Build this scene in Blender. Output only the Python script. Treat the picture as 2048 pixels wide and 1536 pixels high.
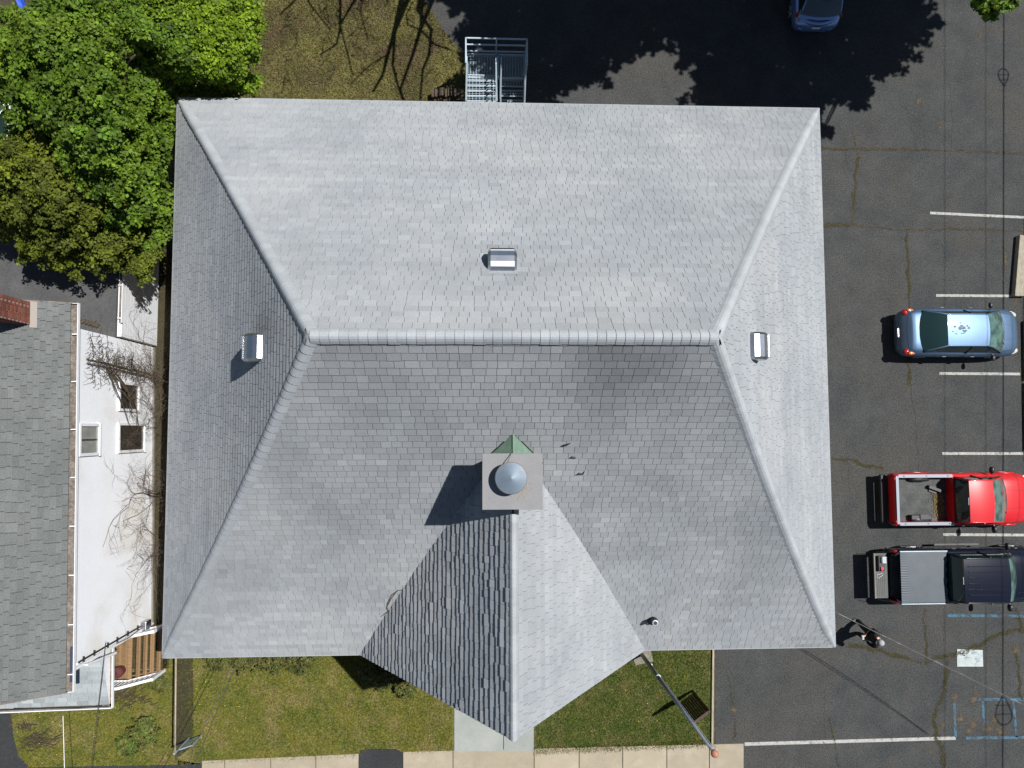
import bpy, bmesh, math, random
import numpy as np
from mathutils import Vector, Matrix, noise
random.seed(7); RNG=np.random.default_rng(7)
for o in list(bpy.data.objects): bpy.data.objects.remove(o)
SC=bpy.context.scene; COL=SC.collection
# ---------------------------------------------------------------- camera
FPX=1447.0; HCAM=27.0; NAD=(960.323,859.42)
def _cam():
    c=np.array([(NAD[0]-1024)/FPX,-(NAD[1]-768)/FPX,-1.]); c/=np.linalg.norm(c)
    up=np.array([0,1.,0]); n=up-(up@c)*c; n/=np.linalg.norm(n); d=-c
    return np.stack([np.cross(n,d),n,d],1)
CM=_cam()
def P(px,py,h=0.0):
    r=CM.T@np.array([(px-1024)/FPX,-(py-768)/FPX,-1.]); t=(h-HCAM)/r[2]
    return Vector((t*r[0],t*r[1],h))
def PX(px,py,X):            # the point seen at a pixel that lies on the vertical plane x = X
    r=CM.T@np.array([(px-1024)/FPX,-(py-768)/FPX,-1.]); t=X/r[0]
    return Vector((X,t*r[1],HCAM+t*r[2]))
cd=bpy.data.cameras.new('camera'); cam=bpy.data.objects.new('camera',cd); COL.objects.link(cam)
cd.sensor_width=36; cd.lens=FPX/2048*36; cd.clip_start=.1; cd.clip_end=2000
cam.matrix_world=Matrix.Translation((0,0,HCAM))@Matrix(CM.T.tolist()).to_4x4()
SC.camera=cam
# ---------------------------------------------------------------- light
SV=Vector((0.48,0.235,1.0))      # direction to the sun
el=math.atan2(SV.z,math.hypot(SV.x,SV.y)); az=math.atan2(SV.x,SV.y)
W=bpy.data.worlds.new('World'); SC.world=W; W.use_nodes=True
nt=W.node_tree; nt.nodes.clear()
bg=nt.nodes.new('ShaderNodeBackground'); wo=nt.nodes.new('ShaderNodeOutputWorld'); sk=nt.nodes.new('ShaderNodeTexSky')
sk.sky_type='NISHITA'; sk.sun_disc=False; sk.sun_elevation=el; sk.sun_rotation=az; sk.air_density=1.0; sk.dust_density=.4; sk.ozone_density=1.0
bg.inputs[1].default_value=0.05
nt.links.new(sk.outputs[0],bg.inputs[0]); nt.links.new(bg.outputs[0],wo.inputs[0])
sd=bpy.data.lights.new('sun','SUN'); so=bpy.data.objects.new('sun',sd); COL.objects.link(so)
sd.energy=5.0; sd.angle=math.radians(.53); sd.color=(1,.975,.94)
so.rotation_euler=SV.to_track_quat('Z','Y').to_euler(); so.location=(20,10,40)
vs=SC.view_settings; vs.view_transform='Standard'; vs.look='None'; vs.exposure=0.28; vs.gamma=1; vs.use_curve_mapping=False
# ---------------------------------------------------------------- materials
def mat(name,c1,c2=None,rough=.8,metal=0.,scale=3.,detail=6,fac=(.35,.65),bump=0.,bscale=40.,speck=0.,spscale=60.,
        tint=False,coat=0.,spec=.5,trans=0.,c3=None,c3scale=.6,c3fac=(.5,.7),stretch=None,leaf=0.,tintamt=1.,drough=0.):
    m=bpy.data.materials.new(name); m.use_nodes=True; t=m.node_tree; N=t.nodes; L=t.links
    b=N['Principled BSDF']; b.inputs['Roughness'].default_value=rough; b.inputs['Metallic'].default_value=metal
    b.inputs['Specular IOR Level'].default_value=spec
    b.inputs['Diffuse Roughness'].default_value=drough
    if coat: b.inputs['Coat Weight'].default_value=coat; b.inputs['Coat Roughness'].default_value=.05
    if trans: b.inputs['Transmission Weight'].default_value=trans
    geo=N.new('ShaderNodeNewGeometry'); vec=geo.outputs['Position']
    if stretch:
        mp=N.new('ShaderNodeMapping'); mp.inputs['Scale'].default_value=stretch; L.new(vec,mp.inputs[0]); vec=mp.outputs[0]
    def nz(s,d=6):
        n=N.new('ShaderNodeTexNoise'); n.inputs['Scale'].default_value=s; n.inputs['Detail'].default_value=d; n.inputs['Roughness'].default_value=.62
        L.new(vec,n.inputs['Vector']); return n.outputs[0]
    def rng(x,a,bb,lo=0.,hi=1.):
        r=N.new('ShaderNodeMapRange'); r.inputs[1].default_value=a; r.inputs[2].default_value=bb; r.inputs[3].default_value=lo; r.inputs[4].default_value=hi
        L.new(x,r.inputs[0]); return r.outputs[0]
    def mix(f,a,bb,mode='MIX'):
        x=N.new('ShaderNodeMix'); x.data_type='RGBA'; x.blend_type=mode
        if isinstance(f,float): x.inputs[0].default_value=f
        else: L.new(f,x.inputs[0])
        for i,q in ((6,a),(7,bb)):
            if isinstance(q,tuple): x.inputs[i].default_value=(*q[:3],1)
            else: L.new(q,x.inputs[i])
        return x.outputs[2]
    col=tuple(c1)
    if c2: col=mix(rng(nz(scale,detail),*fac),tuple(c1),tuple(c2))
    if c3: col=mix(rng(nz(c3scale,5),*c3fac),col,tuple(c3))
    if speck:
        v=rng(nz(spscale,2),.3,.7,1-speck,1+speck)
        cc=N.new('ShaderNodeCombineColor'); [L.new(v,cc.inputs[i]) for i in range(3)]
        col=mix(1.0,col,cc.outputs[0],'MULTIPLY')
    if tint:
        a=N.new('ShaderNodeAttribute'); a.attribute_name='tint'
        v=rng(a.outputs['Fac'],0.,2.,1-tintamt,1+tintamt)
        cc=N.new('ShaderNodeCombineColor'); [L.new(v,cc.inputs[i]) for i in range(3)]
        col=mix(1.0,col,cc.outputs[0],'MULTIPLY')
    if isinstance(col,tuple): b.inputs['Base Color'].default_value=(*col[:3],1)
    else: L.new(col,b.inputs['Base Color'])
    if bump:
        bn=N.new('ShaderNodeBump'); bn.inputs['Strength'].default_value=1; bn.inputs['Distance'].default_value=bump
        L.new(nz(bscale,4),bn.inputs['Height']); L.new(bn.outputs[0],b.inputs['Normal'])
    if leaf:
        tr=N.new('ShaderNodeBsdfTranslucent'); ms=N.new('ShaderNodeMixShader'); ms.inputs[0].default_value=leaf
        if isinstance(col,tuple): tr.inputs[0].default_value=(*col[:3],1)
        else: L.new(col,tr.inputs[0])
        L.new(b.outputs[0],ms.inputs[1]); L.new(tr.outputs[0],ms.inputs[2]); L.new(ms.outputs[0],N['Material Output'].inputs[0])
    return m
M={}
M['shingle']=mat('roof_shingle',(.306,.325,.340),(.260,.278,.296),rough=.95,scale=.45,speck=.12,spscale=42,tint=True,c3=(.335,.345,.350),c3scale=.28,c3fac=(.46,.7),bump=.003,bscale=60,drough=.35,spec=.2)
M['felt']=mat('roof_felt',(.05,.05,.055),rough=.95)
M['cap']=mat('ridge_cap_shingle',(.345,.368,.382),(.305,.328,.342),rough=.9,scale=1.2,speck=.1,spscale=30,tint=True,bump=.004,bscale=50)
M['shingle2']=mat('house_shingle',(.140,.148,.143),(.112,.121,.118),rough=.95,scale=.7,speck=.3,spscale=45,tint=True,bump=.004,bscale=60)
M['shingle3']=mat('porch_shingle',(.34,.37,.375),(.28,.31,.32),rough=.95,scale=2,speck=.15,spscale=45,tint=True)
M['asphalt']=mat('asphalt',(.059,.060,.058),(.041,.044,.045),rough=.93,spec=.25,scale=.9,speck=.5,spscale=24,c3=(.066,.061,.053),c3scale=.22,c3fac=(.5,.75),bump=.006,bscale=70)
M['asphalt2']=mat('asphalt_dark',(.03,.031,.034),(.038,.039,.041),rough=.93,spec=.25,scale=1,speck=.3,spscale=30,bump=.006,bscale=70)
M['conc']=mat('pavement_concrete',(.345,.295,.215),(.30,.26,.19),rough=.9,scale=1.3,speck=.1,spscale=40,tint=True,c3=(.37,.325,.25),c3scale=2,bump=.003)
M['conc2']=mat('walkway_concrete',(.30,.315,.29),(.25,.265,.245),rough=.9,scale=1.1,speck=.12,spscale=40,tint=True,bump=.003)
M['conc3']=mat('old_concrete',(.23,.21,.175),(.16,.15,.125),rough=.9,scale=2,speck=.2,spscale=30)
M['capstone']=mat('chimney_cap_concrete',(.236,.233,.236),(.214,.212,.216),rough=.9,scale=3,speck=.1,spscale=70)
M['soil']=mat('bare_ground',(.075,.06,.035),(.04,.035,.022),rough=1,scale=1.2,speck=.4,spscale=14,c3=(.05,.07,.02),c3scale=.6)
M['lawn']=mat('lawn_ground',(.135,.125,.028),(.08,.095,.018),rough=1,scale=1.6,speck=.45,spscale=14,c3=(.17,.14,.06),c3scale=.9,c3fac=(.5,.7),bump=.03,bscale=14)
M['lawn2']=mat('side_lawn_ground',(.05,.07,.016),(.085,.095,.022),rough=1,scale=1.8,speck=.45,spscale=14,c3=(.13,.11,.045),c3scale=.8,c3fac=(.55,.7),bump=.03,bscale=14)  # darker green turf colour of the side lawn
M['backlawn']=mat('back_lawn_ground',(.075,.055,.028),(.052,.052,.016),rough=1,scale=1.5,speck=.5,spscale=12,c3=(.11,.10,.032),c3scale=.5,c3fac=(.42,.62),bump=.03,bscale=12)
M['mulch']=mat('mulch',(.045,.034,.016),(.03,.028,.012),rough=1,scale=4,speck=.5,spscale=20)
M['grass']=mat('grass_blade',(.235,.212,.03),(.12,.15,.016),rough=.9,spec=.1,scale=1.1,fac=(.41,.59),tint=True,c3=(.29,.225,.08),c3scale=.9,c3fac=(.48,.68),leaf=.3)
M['grassd']=mat('grass_blade_green',(.095,.14,.022),(.155,.17,.034),rough=.9,spec=.1,scale=1.8,tint=True,c3=(.24,.20,.08),c3scale=.9,c3fac=(.50,.66),leaf=.3)
M['litter']=mat('leaf_litter',(.15,.10,.05),(.095,.09,.025),rough=.9,scale=1.5,tint=True,c3=(.15,.14,.038),c3scale=.5,c3fac=(.42,.62),spec=.1)
M['leafA']=mat('maple_leaf_bright',(.18,.27,.012),(.12,.20,.012),rough=.6,scale=.6,tint=True,leaf=.35,spec=.3)
M['leafB']=mat('maple_leaf_green',(.14,.215,.016),(.08,.15,.013),rough=.6,scale=.6,tint=True,leaf=.32,spec=.3)
M['leafC']=mat('olive_leaf',(.15,.185,.012),(.09,.11,.014),rough=.65,scale=.8,tint=True,leaf=.3,spec=.3)
M['leafD']=mat('shrub_leaf',(.08,.10,.018),(.13,.125,.03),rough=.7,scale=3,tint=True,leaf=.2)
M['leafE']=mat('round_shrub_leaf',(.07,.13,.015),(.15,.13,.03),rough=.7,scale=3,tint=True,leaf=.2)
M['bark']=mat('bark',(.09,.065,.045),(.055,.042,.03),rough=.95,scale=6,bump=.01,bscale=20)
M['twig']=mat('twig',(.13,.095,.065),(.08,.06,.045),rough=.95,scale=6)
M['vine']=mat('vine_stem',(.085,.06,.035),(.05,.04,.025),rough=.95,scale=6)
M['siding']=mat('white_siding',(.79,.81,.85),(.745,.765,.80),rough=.6,scale=.7,speck=.04,spscale=20,c3=(.66,.62,.55),c3scale=.35,c3fac=(.5,.75))
M['trim']=mat('white_trim',(.8,.81,.83),(.72,.73,.76),rough=.5,scale=3)
M['gutin']=mat('gutter_trough',(.12,.095,.075),(.21,.18,.155),rough=.8,scale=3,speck=.3,spscale=12)
M['brick']=mat('red_brick',(.20,.065,.04),(.14,.05,.035),rough=.9,scale=5,tint=True,bump=.004)
M['mortar']=mat('mortar',(.30,.27,.24),rough=.95)
M['tanwall']=mat('church_wall_stucco',(.42,.36,.28),(.36,.31,.25),rough=.9,scale=2)
M['wood']=mat('deck_wood',(.24,.145,.065),(.15,.09,.045),rough=.85,scale=5,tint=True,stretch=(1,8,1))
M['timber']=mat('weathered_timber',(.36,.32,.25),(.25,.22,.17),rough=.9,scale=4,stretch=(6,1,1),speck=.2,spscale=12)
M['rail']=mat('fence_rail_tan',(.40,.33,.24),(.28,.22,.15),rough=.8,scale=6)
M['galv']=mat('galvanised_steel',(.42,.50,.55),(.33,.42,.48),rough=.5,metal=.35,scale=5)
M['alu']=mat('weathered_aluminium',(.60,.62,.65),(.50,.53,.57),rough=.34,metal=1.,scale=4,c3=(.42,.36,.30),c3scale=9,c3fac=(.62,.7))
M['cone']=mat('galvanised_cowl',(.20,.25,.30),(.165,.21,.26),rough=.55,metal=.35,scale=5,c3=(.2,.15,.1),c3scale=5,c3fac=(.62,.75))
M['rust']=mat('rust',(.22,.13,.06),(.17,.11,.06),rough=.9,scale=9)
M['copper']=mat('green_copper',(.16,.25,.185),(.12,.20,.15),rough=.75,scale=6,metal=.1,c3=(.25,.2,.12),c3scale=6,c3fac=(.62,.72))
M['steel']=mat('pole_paint',(.42,.46,.52),(.3,.33,.38),rough=.4,metal=.5,scale=3)
M['ball']=mat('faded_red_ball',(.45,.19,.11),(.35,.15,.1),rough=.6,scale=10)
M['signb']=mat('dark_brown_board',(.07,.032,.024),(.045,.022,.018),rough=.6,scale=6)
M['black']=mat('black_rubber',(.012,.012,.013),rough=.8)
M['plastic']=mat('black_plastic',(.018,.018,.02),rough=.45)
M['chrome']=mat('chrome',(.75,.76,.78),rough=.15,metal=1.)
M['glass']=mat('car_glass',(.012,.03,.028),rough=.06,spec=.8,coat=.3)
M['glassg']=mat('car_windscreen_glass',(.09,.17,.15),(.03,.06,.055),rough=.1,spec=.8,scale=2.5,fac=(.42,.6))
M['glassb']=mat('rear_glass_pale',(.05,.075,.09),rough=.12,spec=.7)
M['housegl']=mat('window_glass',(.07,.055,.04),(.03,.03,.028),rough=.08,spec=.8,scale=2)
M['houseg2']=mat('curtained_glass',(.34,.34,.31),(.22,.23,.22),rough=.2,spec=.6,scale=3)
M['bluepaint']=mat('blue_grey_car_paint',(.11,.175,.275),(.10,.165,.26),rough=.5,metal=.8,coat=.35,scale=2)
M['wear']=mat('worn_clearcoat',(.15,.18,.22),(.11,.13,.165),rough=.75,metal=.1,scale=7)
M['redpaint']=mat('red_car_paint',(.54,.010,.014),rough=.35,metal=.0,coat=.5)
M['blackpaint']=mat('black_car_paint',(.006,.008,.018),rough=.25,metal=.1,coat=.25,spec=.3)
M['navypaint']=mat('blue_car_paint',(.17,.28,.56),rough=.25,metal=.5,coat=.8)
M['whitepaint']=mat('white_car_paint',(.75,.77,.8),rough=.3,coat=.6)
M['tonneau']=mat('grey_vinyl_cover',(.078,.094,.108),(.064,.078,.092),rough=.6,scale=2,speck=.1,spscale=50)
M['bedliner']=mat('bed_floor',(.085,.09,.086),(.045,.05,.048),rough=.8,scale=2.5,speck=.3,spscale=25)
M['bedrail']=mat('bed_rail_cap',(.20,.23,.27),rough=.5,metal=.2)
M['tgate']=mat('tailgate_inner',(.10,.105,.10),(.075,.08,.078),rough=.7,scale=6)
M['straw']=mat('straw',(.28,.19,.05),(.17,.12,.04),rough=.9,scale=10)
M['orange']=mat('amber_lens',(.55,.16,.03),rough=.15,coat=.5)
M['redlens']=mat('red_lens',(.35,.01,.012),rough=.15,coat=.5)
M['clear']=mat('clear_lens',(.55,.53,.42),rough=.12,coat=.5)
M['tyre']=mat('tyre',(.018,.018,.018),rough=.9)
M['rim']=mat('wheel_rim',(.4,.41,.42),rough=.35,metal=.7)
M['wpaint']=mat('white_road_paint',(.43,.42,.40),(.30,.295,.28),rough=.9,scale=9,c3=(.12,.12,.115),c3scale=6,c3fac=(.54,.66),spec=.2)
M['bpaint']=mat('blue_road_paint',(.07,.155,.22),(.055,.11,.155),rough=.9,scale=9,c3=(.05,.055,.058),c3scale=4,c3fac=(.46,.58),spec=.2)
M['square']=mat('faded_white_paint',(.46,.50,.49),(.36,.41,.41),rough=.9,scale=5,c3=(.17,.2,.22),c3scale=7,c3fac=(.56,.68),spec=.2)
M['moss']=mat('crack_moss',(.072,.066,.028),(.048,.043,.026),rough=1,scale=9,tint=True,spec=.1)
M['crack']=mat('crack_line',(.03,.029,.026),(.06,.05,.035),rough=1,scale=4)
M['debris']=mat('dry_debris',(.15,.115,.075),(.085,.07,.045),rough=1,scale=9,tint=True)
M['scribble']=mat('faded_blue_paint',(.2,.26,.29),rough=.9)
M['meshw']=mat('rusty_mesh_wire',(.07,.055,.04),rough=.8)
M['debris2']=mat('crack_dirt',(.10,.075,.045),(.05,.042,.03),rough=1,scale=5,tint=True)
M['bluet']=mat('blue_tarp',(.02,.09,.55),(.02,.07,.4),rough=.5,scale=4)
M['wire']=mat('dark_cable',(.02,.02,.022),rough=.6)
M['wirel']=mat('glint_cable',(.03,.03,.03),(.14,.14,.13),rough=.5,scale=1.6,metal=.3,fac=(.52,.6))  # pale noise segments put sun glints into the dark cable colour
M['cloth']=mat('black_cloth',(.006,.006,.007),(.010,.009,.010),rough=.85,scale=6)
M['skin']=mat('skin',(.50,.30,.20),rough=.6)
M['hat']=mat('pale_grey_cap',(.36,.34,.33),(.3,.3,.38),rough=.8,scale=9)
M['dandelion']=mat('dandelion',(.6,.5,.03),rough=.8)
M['redobj']=mat('red_plastic',(.5,.02,.05),rough=.4)
M['bag']=mat('white_bag',(.42,.44,.46),rough=.7)
M['roofroll']=mat('flat_roof_felt',(.085,.085,.085),(.06,.06,.062),rough=.95,scale=1,speck=.2,spscale=20)
# ---------------------------------------------------------------- helpers
def setp(o,label=None,cat=None,group=None,kind=None):
    if label: o['label']=label
    if cat: o['category']=cat
    if group: o['group']=group
    if kind: o['kind']=kind
    return o
def empty(name,loc,label=None,cat=None,group=None,kind=None,rz=0):
    o=bpy.data.objects.new(name,None); o.empty_display_size=.3; COL.objects.link(o); o.location=loc; o.rotation_euler[2]=rz
    return setp(o,label,cat,group,kind)
def woff(p):
    v=Vector((0,0,0))
    while p is not None: v+=Vector(p.location); p=p.parent
    return v
class MB:
    def __init__(s): s.v=[]; s.f=[]; s.t=[]
    def add(s,vs,fs,t=1.):
        b=len(s.v); s.v+= [tuple(x) for x in vs]; s.f+=[tuple(b+i for i in f) for f in fs]; s.t+=[t]*len(fs); return s
    def box(s,c,d,rz=0,t=1.,rot=None):
        hx,hy,hz=[x/2 for x in d]; R=rot or Matrix.Rotation(rz,3,'Z'); c=Vector(c)
        vs=[c+R@Vector((x*hx,y*hy,z*hz)) for z in(-1,1) for y in(-1,1) for x in(-1,1)]
        return s.add(vs,[(0,2,3,1),(4,5,7,6),(0,1,5,4),(2,6,7,3),(0,4,6,2),(1,3,7,5)],t)
    def bar(s,a,b,w,h=None,t=1.):
        a=Vector(a);b=Vector(b); d=b-a; q=d.to_track_quat('X','Z').to_matrix()
        return s.box((a+b)/2,(d.length,w,h or w),rot=q,t=t)
    def tube(s,pts,r,n=6,t=1.,cap=True):
        pts=[Vector(p) for p in pts]; k=len(pts); rr=r if hasattr(r,'__len__') else [r]*k; vs=[];fs=[]
        for i,p in enumerate(pts):
            d=(pts[min(i+1,k-1)]-pts[max(i-1,0)]).normalized(); a=d.orthogonal() if abs(d.z)>.95 else d.cross(Vector((0,0,1)))
            a.normalize(); b=d.cross(a)
            if abs(d.z)>.95: a=Vector((1,0,0))-d*d.x; a.normalize(); b=d.cross(a)
            vs+=[p+(a*math.cos(2*math.pi*j/n)+b*math.sin(2*math.pi*j/n))*rr[i] for j in range(n)]
        for i in range(k-1):
            for j in range(n):
                j2=(j+1)%n; fs.append((i*n+j,i*n+j2,(i+1)*n+j2,(i+1)*n+j))
        if cap: fs+=[tuple(range(n-1,-1,-1)),tuple((k-1)*n+j for j in range(n))]
        return s.add(vs,fs,t)
    def prism(s,poly,z0,z1,t=1.):
        n=len(poly); vs=[(p[0],p[1],z0) for p in poly]+[(p[0],p[1],z1) for p in poly]
        a=sum(poly[i][0]*poly[(i+1)%n][1]-poly[(i+1)%n][0]*poly[i][1] for i in range(n))
        top=tuple(range(n,2*n)); bot=tuple(range(n-1,-1,-1)); side=[(i,(i+1)%n,n+(i+1)%n,n+i) for i in range(n)]
        if a<0: top=top[::-1]; bot=bot[::-1]; side=[f[::-1] for f in side]
        return s.add(vs,[top,bot]+side,t)
    def lathe(s,prof,c,n=24,t=1.):
        vs=[];fs=[]; c=Vector(c)
        for r,z in prof: vs+=[c+Vector((r*math.cos(2*math.pi*j/n),r*math.sin(2*math.pi*j/n),z)) for j in range(n)]
        for i in range(len(prof)-1):
            for j in range(n): fs.append((i*n+j,i*n+(j+1)%n,(i+1)*n+(j+1)%n,(i+1)*n+j))
        return s.add(vs,fs,t)
    def grid(s,G,t=1.,close=False):
        r=len(G);c=len(G[0]); vs=[p for row in G for p in row]; fs=[]
        for i in range(r-1):
            for j in range(c-1): fs.append((i*c+j,i*c+j+1,(i+1)*c+j+1,(i+1)*c+j))
        return s.add(vs,fs,t)
    def build(s,name,m,parent=None,local=False,smooth=False,loc=None,mod=None,bevel=0.,**kw):
        me=bpy.data.meshes.new(name); off=Vector((0,0,0))
        if not local: off=woff(parent) if parent else Vector(loc or (0,0,0))
        me.from_pydata([(x-off.x,y-off.y,z-off.z) for x,y,z in s.v],[],s.f)
        a=me.attributes.new('tint','FLOAT','FACE'); a.data.foreach_set('value',s.t)
        me.materials.append(M[m] if isinstance(m,str) else m)
        if smooth: me.shade_smooth()
        me.update()
        o=bpy.data.objects.new(name,me); COL.objects.link(o)
        if parent: o.parent=parent
        elif loc is not None and not local: o.location=loc
        if bevel:
            bv=o.modifiers.new('b','BEVEL'); bv.width=bevel; bv.segments=2; bv.limit_method='ANGLE'; bv.angle_limit=.6
        return setp(o,**kw)
def sheet(name,px,z,m,parent=None,t=1.,th=.3,raw=False,**kw):
    b=MB(); b.prism([tuple(q[:2]) if raw else tuple(P(*q)[:2]) for q in px],z-th,z,t); return b.build(name,m,parent,**kw)
def npmesh(name,V,nper,T,m,parent=None,loc=None,smooth=False,**kw):
    V=np.asarray(V,dtype=np.float32).reshape(-1,3); off=woff(parent) if parent else Vector(loc or (0,0,0))
    V=V-np.array(off,dtype=np.float32); n=len(V)//nper
    me=bpy.data.meshes.new(name); me.vertices.add(len(V)); me.vertices.foreach_set('co',V.ravel())
    me.loops.add(len(V)); me.loops.foreach_set('vertex_index',np.arange(len(V),dtype=np.int32))
    me.polygons.add(n); me.polygons.foreach_set('loop_start',np.arange(0,len(V),nper,dtype=np.int32)); me.polygons.foreach_set('loop_total',np.full(n,nper,dtype=np.int32))
    me.update(calc_edges=True)
    a=me.attributes.new('tint','FLOAT','FACE'); a.data.foreach_set('value',np.asarray(T,dtype=np.float32))
    me.materials.append(M[m]); o=bpy.data.objects.new(name,me); COL.objects.link(o)
    if parent: o.parent=parent
    elif loc is not None: o.location=loc
    return setp(o,**kw)
# ---------------------------------------------------------------- ground
def inpoly(X,Y,poly):
    c=np.zeros(len(X),bool); n=len(poly)
    for i in range(n):
        x1,y1=poly[i][:2]; x2,y2=poly[(i+1)%n][:2]
        c^=((y1>Y)!=(y2>Y))&(X<(x2-x1)*(Y-y1)/((y2-y1)+1e-12)+x1)
    return c
sheet('ground',[(-150,-150),(150,-150),(150,150),(-150,150)],0,'soil',raw=True,th=1.,kind='structure')
lot=sheet('parking_lot',[(1432,1640),(1430,1296),(1400,1100),(1100,700),(1000,230),(935,170),(925,110),(880,60),(850,0),(830,-300),(2700,-300),(2700,1640)],.006,'asphalt',kind='structure')
sheet('street',[(-700,1590),(2700,1570),(2700,2100),(-700,2100)],.010,'asphalt2',kind='structure')
sheet('front_lawn',[(356,1290),(900,1250),(908,1300),(908,1504),(806,1508),(806,1503),(720,1503),(720,1514),(404,1528),(356,1530)],.012,'lawn',kind='structure')
sheet('side_lawn',[(1068,1300),(1422,1250),(1422,1492),(1245,1498),(1068,1505)],.012,'lawn2',kind='structure')
sheet('neighbour_lawn',[(24,1428),(22,1250),(345,1250),(350,1520),(404,1527),(380,1532),(60,1536),(38,1512),(28,1475)],.012,'lawn',kind='structure')
sheet('fence_strip',[(354,1290),(386,1290),(388,1490),(360,1512),(354,1512)],.018,'mulch',kind='structure')
sheet('back_lawn',[(420,-250),(850,-250),(852,0),(885,58),(928,110),(936,170),(936,400),(300,400),(340,200)],.012,'backlawn',kind='structure')
sheet('driveway',[(-200,1424),(20,1428),(28,1475),(38,1512),(60,1534),(404,1528),(404,1600),(-200,1600)],.014,'asphalt2',kind='structure')
sheet('alley',[(316,400),(350,400),(345,1316),(296,1316)],.008,'mulch',kind='structure')
sheet('stair_pad',[(288,1330),(320,1330),(325,1290),(338,1316),(318,1345),(292,1366),(288,1345)],.03,'conc3',kind='structure')
sheet('asphalt_patch',[(718,1600),(718,1514),(722,1500),(745,1497),(790,1498),(806,1504),(806,1600)],.05,'asphalt2',kind='structure')
sw=empty('sidewalk',P(900,1540),kind='structure')
xs=[404,450,542,632,718]; ys=lambda x:1503+(806-x)*.044 if x<806 else 1503-(x-806)*.0245
def slab(x0,x1,p=sw,m='conc'):
    g=.7; yb0=1588; b=MB(); b.prism([P(x0+g,ys(x0)),P(x1-g,ys(x1)),P(x1-g,yb0),P(x0+g,yb0)],-.1,.045+random.uniform(-.004,.004),random.uniform(.93,1.07)); b.build('slab',m,p,bevel=.006)
for a,b_ in zip(xs[:-1],xs[1:]): slab(a,b_)
for a,b_ in zip([806,906,1068,1158,1245,1333,1418],[906,1068,1158,1245,1333,1418,1487]): slab(a,b_)
wk=empty('walkway',P(988,1450),kind='structure')
for x0,x1 in ((908,1007),(1007,1068)):
    for y0,y1 in ((1503,1400),(1400,1300)):
        b=MB(); b.prism([P(x0+.6,y0-1 if y0>1450 else y0-.5),P(x1-.6,y0-1.5 if y0>1450 else y0-.5),P(x1-.6,y1),P(x0+.6,y1)],-.1,.042,random.uniform(.96,1.04)); b.build('slab','conc2',wk,bevel=.006)
# lawn edging
b=MB(); b.bar(P(1426,1296,.05),P(1424,1488,.05),.07,.1); e=b.build('lawn_edging','timber',loc=P(1425,1400)); setp(e,'thin weathered timber edging between side lawn and parking lot','edging')
# paint, cracks (belong to the lot)
def line(px,w,m,name='painted_line',z=.011,seg=1,jit=0.,par=lot,kind=None,wj=0.,sub=14):
    pts=[P(*q) for q in px]; b=MB(); path=[]
    for a,c in zip(pts[:-1],pts[1:]):
        n=max(1,int((c-a).length/ (sub/54.))) if jit else 1
        for i in range(n): path.append(a.lerp(c,i/n))
    path.append(pts[-1])
    if jit:
        path=[p+Vector((random.uniform(-jit,jit),random.uniform(-jit,jit),0)) if 0<i<len(path)-1 else p for i,p in enumerate(path)]
    L=[];R=[]
    for i,p in enumerate(path):
        d=(path[min(i+1,len(path)-1)]-path[max(0,i-1)]).normalized(); nn=Vector((-d.y,d.x,0)); ww=w/2*(1+random.uniform(-wj,wj))
        L.append((p.x+nn.x*ww,p.y+nn.y*ww,z)); R.append((p.x-nn.x*ww,p.y-nn.y*ww,z))
    for i in range(len(path)-1):
        b.add([L[i],R[i],R[i+1],L[i+1],(*L[i][:2],z-.01),(*R[i][:2],z-.01),(*R[i+1][:2],z-.01),(*L[i+1][:2],z-.01)],[(0,1,2,3),(0,4,5,1),(1,5,6,2),(2,6,7,3),(3,7,4,0)])
    return b.build(name,m,par,kind=kind)
for q in ([(1860,426),(2075,436)],[(1872,591),(2032,592)],[(1878,747),(2040,748)],[(1884,907),(2046,907)],[(1886,1069),(2050,1070)]): line(q,.10,'wpaint')
line([(1489,1488),(1911,1476)],.12,'wpaint')
for q in ([(1895,1231),(2070,1232)],[(1945,1398),(2080,1399)],[(1908,1400),(1911,1474)],[(1965,1402),(1968,1450)],[(2026,1402),(2033,1474)],[(1932,1476),(2080,1474)]): line(q,.10,'bpaint')
sheet('painted_square',[(1914,1298),(1965,1300),(1966,1333),(1914,1333)],.012,'square',parent=lot,th=.01)
def flecks(px,w,m,dens=1.,z=.012,s0=.016,s1=.05,name='crack_weeds',wob=.04):
    """small tufts and scraps scattered along a crack"""
    pts=[P(*q) for q in px]; V=[];T=[]; ph=random.random()*9
    for a,c in zip(pts[:-1],pts[1:]):
        L=(c-a).length; d=(c-a).normalized(); nn=Vector((-d.y,d.x,0)); n=int(L*w*5200*dens)
        for i in range(n):
            t=random.random(); q=a.lerp(c,t); k=noise.noise(Vector((q.x*1.3,q.y*1.3,ph))); 
            if random.random()>.62+1.1*k: continue
            ww=w*(.45+.55*abs(noise.noise(Vector((q.x*2.1,q.y*2.1,ph+4))))*2.2)
            off=random.gauss(0,.42)*ww+wob*noise.noise(Vector((q.x*3,q.y*3,ph+2)))*2.5
            q=q+nn*off; r=random.uniform(s0,s1)*.5; an=random.random()*6.28; tz=random.uniform(.0,.012)
            V+=[(q.x+math.cos(an+j*1.5708)*r*(1. if j%2 else .55),q.y+math.sin(an+j*1.5708)*r*(1. if j%2 else .55),z+tz*(j%2)+.0001*(i%7)) for j in range(4)]; T.append(random.uniform(.5,1.4))
    if T: npmesh(name,V,4,T,m,lot,kind='stuff')
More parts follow.
